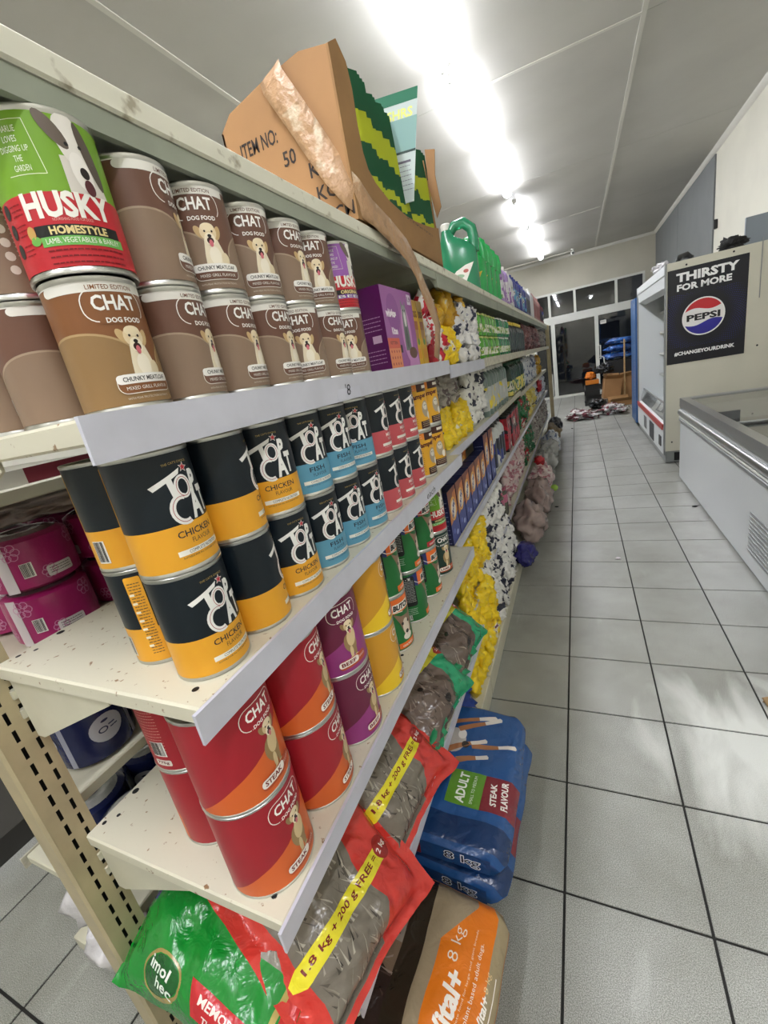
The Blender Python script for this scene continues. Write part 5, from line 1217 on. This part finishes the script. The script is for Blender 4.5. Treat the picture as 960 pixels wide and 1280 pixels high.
for lv in range(2):
    for i in range(3):
        for j in range(3):
            o = rp if n == 0 else copy_tree(rp)
            o.location = (-.955 - .165 * i, -.43 + .17 * j + .01 * i, 1.101 + .116 * lv); o.rotation_euler = (0, 0, math.radians(-60 + 25 * j + 40 * i + 15 * lv))
            tag(o, 'magenta paper roll pack, %s layer, %s from the shelf end, %s deep from the cans' % (('lower', 'upper')[lv], ORD[j], ORD[i]), 'paper roll', 'magenta paper roll packs behind the navy cans'); n += 1
crumple('film_bundle', 'crumpled brownish clear film lying on the magenta roll packs', 'plastic film', (-1.02, -.28, 1.365), (.17, .22, .035), M_clearp, 12, .35, 2.5)
pc = carton('flat_carton', .30, .36, .030, mat('white card', '#c9c6bc', .5), [rect(0, 0, .3, .03, '#b9b6aa', 0), rect(.16, .0, .3, .03, '#6d2a34', 1)], [rect(0, 0, .36, .030, '#c4c1b4', 0)] + small_lines(.20, .28, .023, .006, 3, '#3a2a2c', .0016, 1, 5) + [ell(.1, .015, .02, .008, '#a89a96', 1), rect(.30, 0, .36, .03, '#6d2a34', 1), rect(0, 0, .06, .03, '#6d2a34', 1)])
pc.location = (-.885, -.42, 1.4205); tag(pc, 'flat white and maroon carton beneath the near end of the upper shelf', 'box', 'flat carton behind the upper shelf')
M_nav = mat('navy film', '#1a2250', .25, bump=.5, bscale=18)
pn = []
for a in (-.22, -.08, .06, .20): pn += [ell(a, .075, .035, .032, '#b9bac4', 1, n=24), ell(a - .008, .073, .010, .007, '#262a50', 2), ell(a - .008, .073, .007, .0045, '#b9bac4', 3), rect(a + .006, .068, a + .022, .071, '#3a3e60', 2), rect(a + .004, .076, a + .018, .079, '#3a3e60', 2), ell(a, .092, .008, .003, '#262a50', 2), rect(a + .05, .01, a + .062, .13, '#9a9cae', 1)]
rn = roll_pack(M_nav, .078, .145, film('crinkled clear end', '#a7a8a8', .15, 1), pn)
n = 0
for zs, lv in ((.8008, 'upper'), (.4508, 'lower')):
    for i in range(3):
        for j in range(3):
            o = rn if n == 0 else copy_tree(rn)
            o.location = (-.955 - .165 * i, -.46 + .17 * j, zs); o.rotation_euler = (0, 0, math.radians(-50 + 35 * j + 20 * i))
            tag(o, 'navy paper roll pack on the %s rear shelf, %s from the end, %s deep' % (lv, ORD[j], ORD[i]), 'paper roll', 'navy paper roll packs on the rear shelves'); n += 1
for k, (x, y, z, r, mt, lb) in enumerate(((-1.15, -.50, .27, (.13, .10, .16), M_whitep, 'white knotted plastic bag on the rear base shelf, left one'), (-1.02, -.56, .25, (.09, .08, .15), M_whitep, 'white knotted plastic bag on the rear base shelf, middle one'),
        (-.93, -.50, .22, (.05, .09, .12), M_clearp, 'pinkish plastic pack beside the post on the rear base shelf'), (-1.05, -.30, .26, (.14, .10, .15), M_clearp, 'pinkish plastic pack deeper on the rear base shelf'), (-.955, -.33, .28, (.07, .07, .17), M_whitep, 'white plastic bag behind the post on the rear base shelf'))):
    crumple('plastic_bag', lb, 'bag', (x, y, z), r, mt, 40 + k, .38, 1.9, group='plastic bags on the rear base shelf')
# ================================================================== OPEN FRIDGE AND FREEZER
M_fr = mat('cream white fridge panel', '#cbc8b6', .45, var=.06, scale=3); M_frin = mat('white fridge lining', '#dfe3e2', .4); M_edge = mat('grey edge profile', '#8f9290', .35, metal=.4)
fx0, fx1, fy0, fy1, fh = .935, 1.86, 4.66, 6.98, 2.03
fg = thing('open_display_fridge', 'tall cream open-front display fridge with a dark poster on its side', 'fridge', (fx0, fy0, 0))
def fb(name, x0, x1, y0, y1, z0, z1, m, par=None, bev=0): return box(name, x0 - fx0, x1 - fx0, y0 - fy0, y1 - fy0, z0, z1, m, par or fg, bev)
fb('side_panel', fx0 + .012, fx1, fy0, fy0 + .045, .14, fh, M_fr); fb('side_panel', fx0 + .012, fx1, fy1 - .045, fy1, .14, fh, M_frin)
fb('edge_profile', fx0, fx0 + .014, fy0 - .003, fy0 + .048, .10, fh, M_edge); fb('edge_profile', fx0, fx0 + .014, fy1 - .048, fy1, .10, fh, M_edge)
fb('back_wall', fx1 - .06, fx1, fy0 + .045, fy1 - .045, .14, fh, M_frin)
fb('canopy', fx0 + .0, fx1, fy0 + .045, fy1 - .045, fh - .09, fh - .005, M_frin)
bm = bmesh.new(); prism(bm, [(0, fh - .02), (.02, fh - .20), (.10, fh - .24), (.12, fh - .10), (.10, fh - .02)], 'y', .048, fy1 - fy0 - .048); link('canopy_visor', bm_mesh('v', bm), M_frin, fg)
bm = bmesh.new(); prism(bm, [(.0, .10), (.0, .40), (.06, .45), (.80, .45), (.80, .10)], 'y', .048, fy1 - fy0 - .048); link('base_cabinet', bm_mesh('v', bm), M_frin, fg)
fb('red_bumper', fx0 - .012, fx0 + .002, fy0 + .06, fy1 - .06, .375, .435, mat('red bumper strip', '#b3302c', .4))
bm = bmesh.new(); prism(bm, [(.03, .45), (.075, .60), (.081, .60), (.036, .45)], 'y', .05, fy1 - fy0 - .05); link('front_glass', bm_mesh('v', bm), M_glass, fg)
bm = bmesh.new(); prism(bm, [(.071, .597), (.086, .597), (.086, .612), (.071, .612)], 'y', .05, fy1 - fy0 - .05); link('glass_rail', bm_mesh('v', bm), M_chrome, fg)
for z in (.78, 1.07, 1.36, 1.63): fb('fridge_shelf', fx0 + .28, fx1 - .06, fy0 + .05, fy1 - .05, z, z + .022, M_alu)
for k in range(6): fb('vent_slot', fx0 - .004, fx0 + .001, fy0 + 1.35, fy0 + 1.60, .16 + .028 * k, .172 + .028 * k, M_dark)
fb('vent_opening', fx0 - .006, fx0 + .001, fy0 + .70, fy0 + 1.05, .12, .33, mat('dark grille', '#3a3d40', .5)); fb('control_plate', fx0 - .008, fx0 + .001, fy0 + .16, fy0 + .30, .17, .28, M_black)
fb('plinth', fx0 + .02, fx1 - .02, fy0 + .01, fy1 - .01, 0.012, .14, M_edge); fb('plinth_opening', fx0 + .10, fx0 + .26, fy0 + .005, fy0 + .012, .03, .12, M_dark)
for x, y, z in ((1.11, 0, 1.985), (1.48, 0, 2.0), (1.01, 0, .24), (1.70, 0, 1.12)): 
    bm = bmesh.new(); lathe(bm, [(.009, 0), (.007, .003), (0, .004)], 10, caps=False); o = link('screw', bm_mesh('s', bm), M_dark, fg); o.location = (x - fx0, -.001, z); o.rotation_euler = (math.radians(90), 0, 0)
fb('cable', 1.688, 1.694, fy0 - .008, fy0 - .002, 1.55, 2.06, M_edge)
# poster
po = thing('wall_poster', 'dark navy drink poster with a red white and blue round emblem on the fridge side', 'poster', (.955, fy0 - .0015, 1.065))
pw_, ph_ = .645, .895
box('poster_sheet', 0, pw_, -.001, .001, 0, ph_, mat('black poster', '#0b0d18', .35), po)
PS = [rect(0, 0, pw_, ph_, '#0a0c18', 0)]
cx, cy = pw_ * .47, ph_ * .47
for r in range(13):
    rx, ry = .225 + .012 * r, .235 + .014 * r; nd = 84
    sz = .0036 * math.sin((r + 1) / 14 * math.pi) + .0008
    for k in range(nd):
        a = 2 * math.pi * (k + .5 * (r % 2)) / nd; x, y = cx + rx * math.cos(a), cy + ry * math.sin(a)
        if .006 < x < pw_ - .006 and .006 < y < ph_ - .006 and not (y > .66 and x < .62) and not (y < .15 and x < .60): PS.append(([[(x - sz, y), (x, y - sz), (x + sz, y), (x, y + sz)]], '#23277a', 1))
R0 = .168
PS += [ell(cx, cy, R0 + .008, R0 + .008, '#e9e7e4', 2, n=48), ell(cx, cy, R0 - .002, R0 - .002, '#e6e4e0', 3, n=48)]
def cap_seg(top):
    p = []; R = R0 - .004
    a0, a1 = (20, 172) if top else (188, 340)
    a0, a1 = (30, 158) if top else (204, 344)
    for i in range(25): a = math.radians(a0 + (a1 - a0) * i / 24); p.append((cx + R * math.cos(a), cy + R * math.sin(a)))
    x0_, y0_ = p[-1]; x1_, y1_ = p[0]
    for i in range(1, 12):
        t = i / 12; p.append((x0_ + (x1_ - x0_) * t, y0_ + (y1_ - y0_) * t + .018 * math.sin(t * 2 * math.pi) * (1 if top else 1)))
    return p
PS += [poly(cap_seg(True), '#c3262f', 4), poly(cap_seg(False), '#231f8c', 4), text('PEPSI', cx, cy + .0, .275, .062, '#0d0d12', 6, .04)]
PS += [text('THIRSTY', pw_ * .50, .815, .50, .082, '#f0f0ee', 3, .045), text('FOR MORE', pw_ * .465, .722, .44, .062, '#f0f0ee', 3, .04), text('#CHANGEYOURDRINK', pw_ * .49, .095, .50, .040, '#f0f0ee', 3, .04)]
link('poster_print', print_mesh('p', PS, planemap((0, -.001, 0), (1, 0, 0), (0, 0, 1)), base=.0006), attr_mat('poster print', .3), po)
# goods in the fridge
o = bottle('water_bottle', .04, .04, .26, mat('blue bottle', '#3a6aa8', .15, trans=.4), wc, .7, .35, mat('pale label', '#8fb0d0', .4)); o.location = (1.16, 5.35, .452); tag(o, 'blue water bottle standing in the open fridge', 'bottle', 'bottle in the fridge')
for k in range(3): tag(box('juice_carton', 1.225, 1.285, 4.95 + .14 * k, 5.03 + .14 * k, .803, .95, blotch('gold carton', ['#b8862c', '#7a2a1c', '#e6d29a', '#2a2a2a', '#d9b24a'], 14, bump=0) if k == 0 else bpy.data.materials['gold carton'], bev=.003), 'gold and red carton on the fridge shelf, %s from the poster side' % ORD[k], 'carton', 'cartons on the fridge shelf')
for zz, nm_ in ((1.093, 'second'), (1.383, 'third')):
    for k in range(3): tag(box('small_pack', 1.225, 1.28, 4.90 + .12 * k, 4.98 + .12 * k, zz, zz + .13, blotch('dark small pack', ['#2a302c', '#3c4a44', '#c9c9c0', '#5a5a54', '#1a1a1a'], 18, bump=0) if (k == 0 and zz < 1.2) else bpy.data.materials['dark small pack'], bev=.003), 'dark patterned pack on the %s fridge shelf, %s from the poster side' % (nm_, ORD[k]), 'pack', 'packs on the fridge shelves')
# things on top of the fridge
crumple('plastic_bag', 'white plastic bag lying on the front edge of the fridge top', 'bag', (1.03, 5.55, fh + .055), (.10, .30, .07), M_whitep, 51, .4, 1.8)
bm = bmesh.new(); tube(bm, [(1.08, 4.95, fh + .02), (1.12, 5.05, fh + .07), (1.20, 5.15, fh + .09), (1.24, 5.1, fh + .05)], [.015, .03, .035, .02], 10)
tag(link('black_handle_tool', bm_mesh('h', bm, True), M_black), 'black rounded tool lying on the fridge top at the front corner', 'tool')
crumple('black_bag', 'crumpled black bag on the fridge top above the poster corner', 'bag', (1.56, 5.05, fh + .07), (.14, .12, .085), mat('black cloth', '#161512', .7), 55, .55, 2.2)
gp = box('grey_panel', 1.70, 1.99, 5.20, 5.23, fh - .002, fh + .30, mat('blue grey panel', '#7d858c', .5)); tag(gp, 'blue grey panel leaning upright behind the black bag on the fridge', 'panel')
# freezer
zx0, zx1, zy0, zy1, zh = .975, 1.90, 1.15, 4.05, .80
fz = thing('chest_freezer', 'long white chest freezer with sliding glass lids and chrome band', 'freezer', (zx0, zy0, 0))
def zb(name, x0, x1, y0, y1, z0, z1, m, bev=0): return box(name, x0 - zx0, x1 - zx0, y0 - zy0, y1 - zy0, z0, z1, m, fz, bev)
M_fz = mat('glossy white freezer panel', '#c9cdcd', .12, spec=.7, coat=.4); M_fzin = mat('freezer inner', '#a9aaa4', .4)
# body shell with open well
t_ = .07
zb('front_panel', zx0, zx0 + t_, zy0, zy1, .02, .60, M_fz, .006); zb('back_panel', zx1 - t_, zx1, zy0, zy1, .02, .60, M_fz)
zb('end_panel', zx0 + t_, zx1 - t_, zy0, zy0 + t_, .02, .60, M_fz); zb('end_panel', zx0 + t_, zx1 - t_, zy1 - t_, zy1, .02, .60, M_fz)
zb('inner_floor', zx0 + t_, zx1 - t_, zy0 + t_, zy1 - t_, .25, .28, M_fzin)
def ring_prof(name, z0, z1, out, m, inn=.07):
    bm = bmesh.new()
    for a, b_, c_, d_ in ((zx0 - out, zx0 + inn, zy0 - out, zy1 + out), (zx1 - inn, zx1 + out, zy0 - out, zy1 + out)): bx(bm, a - zx0, b_ - zx0, c_ - zy0, d_ - zy0, z0, z1)
    for c_, d_ in ((zy0 - out, zy0 + inn), (zy1 - inn, zy1 + out)): bx(bm, zx0 + inn - zx0, zx1 - inn - zx0, c_ - zy0, d_ - zy0, z0, z1)
    return link(name, bm_mesh(name, bm), m, fz)
def bumper(name, z0, z1, out, m):
    bm = bmesh.new(); zc, r = (z0 + z1) / 2, (z1 - z0) / 2
    prism(bm, [(-out * math.sin(a * math.pi / 8), zc + r * math.cos(a * math.pi / 8)) for a in range(9)], 'y', 0, zy1 - zy0); return link(name, bm_mesh(name, bm, 50), m, fz)
ring_prof('rim_block', .60, .715, 0, M_fz); bumper('chrome_bumper', .632, .690, .022, M_chrome); bumper('white_trim', .605, .630, .012, M_alu); bumper('grey_trim', .575, .603, .012, M_edge)
ring_prof('glass_frame', .715, .795, .006, M_chrome, .055)
g1 = zb('sliding_glass_lid', zx0 + .055, zx1 - .055, zy0 + .06, zy0 + 1.50, .772, .777, M_glass); g2 = zb('sliding_glass_lid', zx0 + .055, zx1 - .055, zy0 + 1.42, zy1 - .06, .783, .788, M_glass)
for y in (zy0 + .08, zy0 + 1.48, ): zb('lid_frame', zx0 + .055, zx1 - .055, y - .02, y + .02, .768, .781, M_edge)
for y in (zy0 + 1.44, zy1 - .09): zb('lid_frame', zx0 + .055, zx1 - .055, y - .02, y + .02, .782, .795, M_edge)
for k in range(3): zb('inner_divider', zx0 + t_, zx1 - t_, zy0 + .7 + .7 * k, zy0 + .712 + .7 * k, .28, .69, mat('wire basket', '#8d8f8c', .4) if k == 0 else bpy.data.materials['wire basket'])
zb('control_label', zx0 + .30, zx0 + .44, zy1 - .5, zy1 - .32, .50, .504, M_dark)
for k in range(10): zb('vent_slot', zx0 - .003, zx0 + .001, zy0 + .34, zy0 + .92, .12 + .026 * k, .134 + .026 * k, M_edge)
for sx in (zx0 + .05, zx1 - .09):
    for sy in (zy0 + .1, zy1 - .14): zb('foot', sx, sx + .04, sy, sy + .04, 0, .02, M_black)
# tall blue cooler beyond
bc_ = thing('drinks_cooler', 'narrow blue fronted drinks cooler standing beyond the open fridge', 'cooler', (.93, 7.12, 0))
box('cooler_body', .03, .65, 0, .62, .06, 1.92, mat('black cooler body', '#101218', .4), bc_); box('front_trim', 0, .03, 0.0, .62, .06, 1.92, mat('blue cooler front', '#2a5a92', .35), bc_)
link('front_print', print_mesh('p', small_lines(-.7, .7, .02, .05, 2, '#a9c4e0', .018, 1, 5), planemap((-.001, .20, 1.15), (0, 0, -1), (0, -1, 0)), base=.0006), M_printm, bc_)
for a in (.04, .56): box('foot', .05, .12, a, a + .04, 0, .06, M_black, bc_)
# ================================================================== HEAP BY THE DOOR
crumple('plastic_sheet', 'silver and dark red crumpled plastic sheeting on the floor, left heap', 'plastic sheet', (.14, 8.70, .07), (.36, .55, .10), blotch('silver red sheet', ['#6a2a38', '#8a4a54', '#a9a6a4', '#d4d0ce', '#5a5654'], 9, rough=.15, stops=(.42, .48, .55, .64)), 61, .5, 1.6, group='crumpled plastic sheeting by the door')
crumple('plastic_sheet', 'silver and dark red crumpled plastic sheeting on the floor, right heap', 'plastic sheet', (.72, 8.95, .08), (.27, .50, .11), bpy.data.materials['silver red sheet'], 63, .5, 1.7, group='crumpled plastic sheeting by the door')
crumple('black_bag', 'black plastic bag lying between the sheeting and the boxes', 'bag', (.46, 9.85, .11), (.20, .30, .13), mat('black film', '#141517', .25, bump=.8), 64, .4, 1.9)
M_crate = mat('black crate plastic', '#1a1b1a', .45)
for k in range(4):
    cr = thing('plastic_crate', 'black plastic crate in the stack left of the boxes, %s from the floor' % ORD[k], 'crate', (.39 + .012 * (k % 2), 10.62, .115 * k + .001), (0, 0, math.radians(4 * (k % 2))), 'black crates stacked by the door')
    for nm_, a in (('crate_side', (-.16, .16, -.2, -.19, 0, .10)), ('crate_side', (-.16, .16, .19, .2, 0, .10)), ('crate_side', (-.16, -.15, -.19, .19, 0, .10)), ('crate_side', (.15, .16, -.19, .19, 0, .10)), ('crate_floor', (-.15, .15, -.19, .19, 0, .01)), ('crate_rim', (-.17, .17, -.21, -.2, .085, .112))):
        box(nm_, *a, M_crate, cr)
tag(box('orange_box', .26, .54, 10.45, 10.72, .47, .56, mat('orange card', '#cf7a1c', .4), bev=.006), 'flat orange box on top of the black crates', 'box')
crumple('orange_bag', 'orange plastic bag on top of the crates', 'bag', (.37, 10.58, .66), (.13, .13, .10), mat('orange film', '#c9701c', .25, bump=.7), 66, .4, 2)
crumple('black_bag', 'crumpled black bag beside the orange bag', 'bag', (.66, 10.35, .78), (.22, .18, .13), bpy.data.materials['black film'], 67, .45, 2)
def openbox(label, c, w, d, h, rz, ry=0):
    b_ = thing('cardboard_box', label, 'box', c, (0, math.radians(ry), math.radians(rz)), None)
    for a in ((-w / 2, w / 2, -d / 2, -d / 2 + .006, 0, h), (-w / 2, w / 2, d / 2 - .006, d / 2, 0, h), (-w / 2, -w / 2 + .006, -d / 2 + .006, d / 2 - .006, 0, h), (w / 2 - .006, w / 2, -d / 2 + .006, d / 2 - .006, 0, h)): box('box_panel', *a, M_kraft, b_)
    box('box_bottom', -w / 2, w / 2, -d / 2, d / 2, -.006, 0, M_kraft, b_)
    for s in (-1, 1):
        f = box('box_flap', -w / 2 + .01, w / 2 - .01, -.004, 0, 0, d * .42, M_kraft2, b_); f.location = (0, s * d / 2, h); f.rotation_euler = (math.radians(-s * 55), 0, 0)
    return b_
openbox('large kraft box tilted beside the black crates', (.76, 10.28, .14), .34, .34, .42, 4, 6); openbox('kraft box standing to the right near the cooler', (1.17, 10.50, .03), .34, .34, .52, 0, -3)
openbox('low kraft box on the floor in front of the tilted ones', (.90, 9.88, .008), .42, .28, .10, 5)
crumple('sack', 'blue plastic wrapped bundle, lowest of the three by the door', 'bundle', (.98, 10.95, 1.00), (.36, .30, .10), blotch('blue bundle film', ['#16336a', '#1f4788', '#2c62ac', '#a9b8c9', '#b0303c'], 6, rough=.2, stops=(.42, .54, .64, .70)), 71, .25, 1.6, group='blue bundles stacked by the door')
crumple('sack', 'blue plastic wrapped bundle, middle of the three by the door', 'bundle', (1.02, 10.95, 1.16), (.36, .30, .09), bpy.data.materials['blue bundle film'], 72, .25, 1.6, group='blue bundles stacked by the door')
crumple('sack', 'blue plastic wrapped bundle, topmost of the three by the door', 'bundle', (1.05, 10.95, 1.31), (.34, .28, .08), bpy.data.materials['blue bundle film'], 73, .25, 1.6, group='blue bundles stacked by the door')
tag(box('dark_cabinet', .72, 1.40, 10.75, 11.25, 0, .90, mat('dark cabinet', '#17181a', .5), bev=.01), 'dark cabinet under the blue bundles by the door', 'cabinet')
bm = bmesh.new(); tube(bm, [(1.02, 10.1, .012), (1.05, 10.35, 1.33)], .016, 10); tag(link('wooden_pole', bm_mesh('p', bm, 40), M_wood), 'wooden pole leaning upright against the blue bundles', 'pole')
bm = bmesh.new(); tube(bm, [(.62, 10.55, .62), (.68, 10.55, .70), (.66, 10.6, 1.02), (.58, 10.6, 1.06)], .012, 8); tag(link('white_pipe', bm_mesh('p', bm, 40), M_alu), 'thin bent white pipe behind the orange bag', 'pipe')
# small litter
crumple('wood_chip', 'pale brown broken board piece on the floor at the right edge', 'board', (.745, .885, .014), (.045, .035, .016), M_wood, 81, .3, 2, sub=3)
for k, (x, y, lb) in enumerate(((-.03, 7.6, 'dark stain spot of litter on the floor before the sheeting'), (-.14, 3.35, 'dark scrap of litter on the floor beside the plastic sacks'), (.94, 3.2, 'small scrap of litter near the freezer foot'), (.30, 2.2, 'tiny scrap of paper in the middle of the aisle'))):
    crumple('litter_scrap', lb, 'litter', (x, y, .006), (.022, .014, .008), M_dark if k < 3 else M_magw, 90 + k, .3, 2, sub=2)
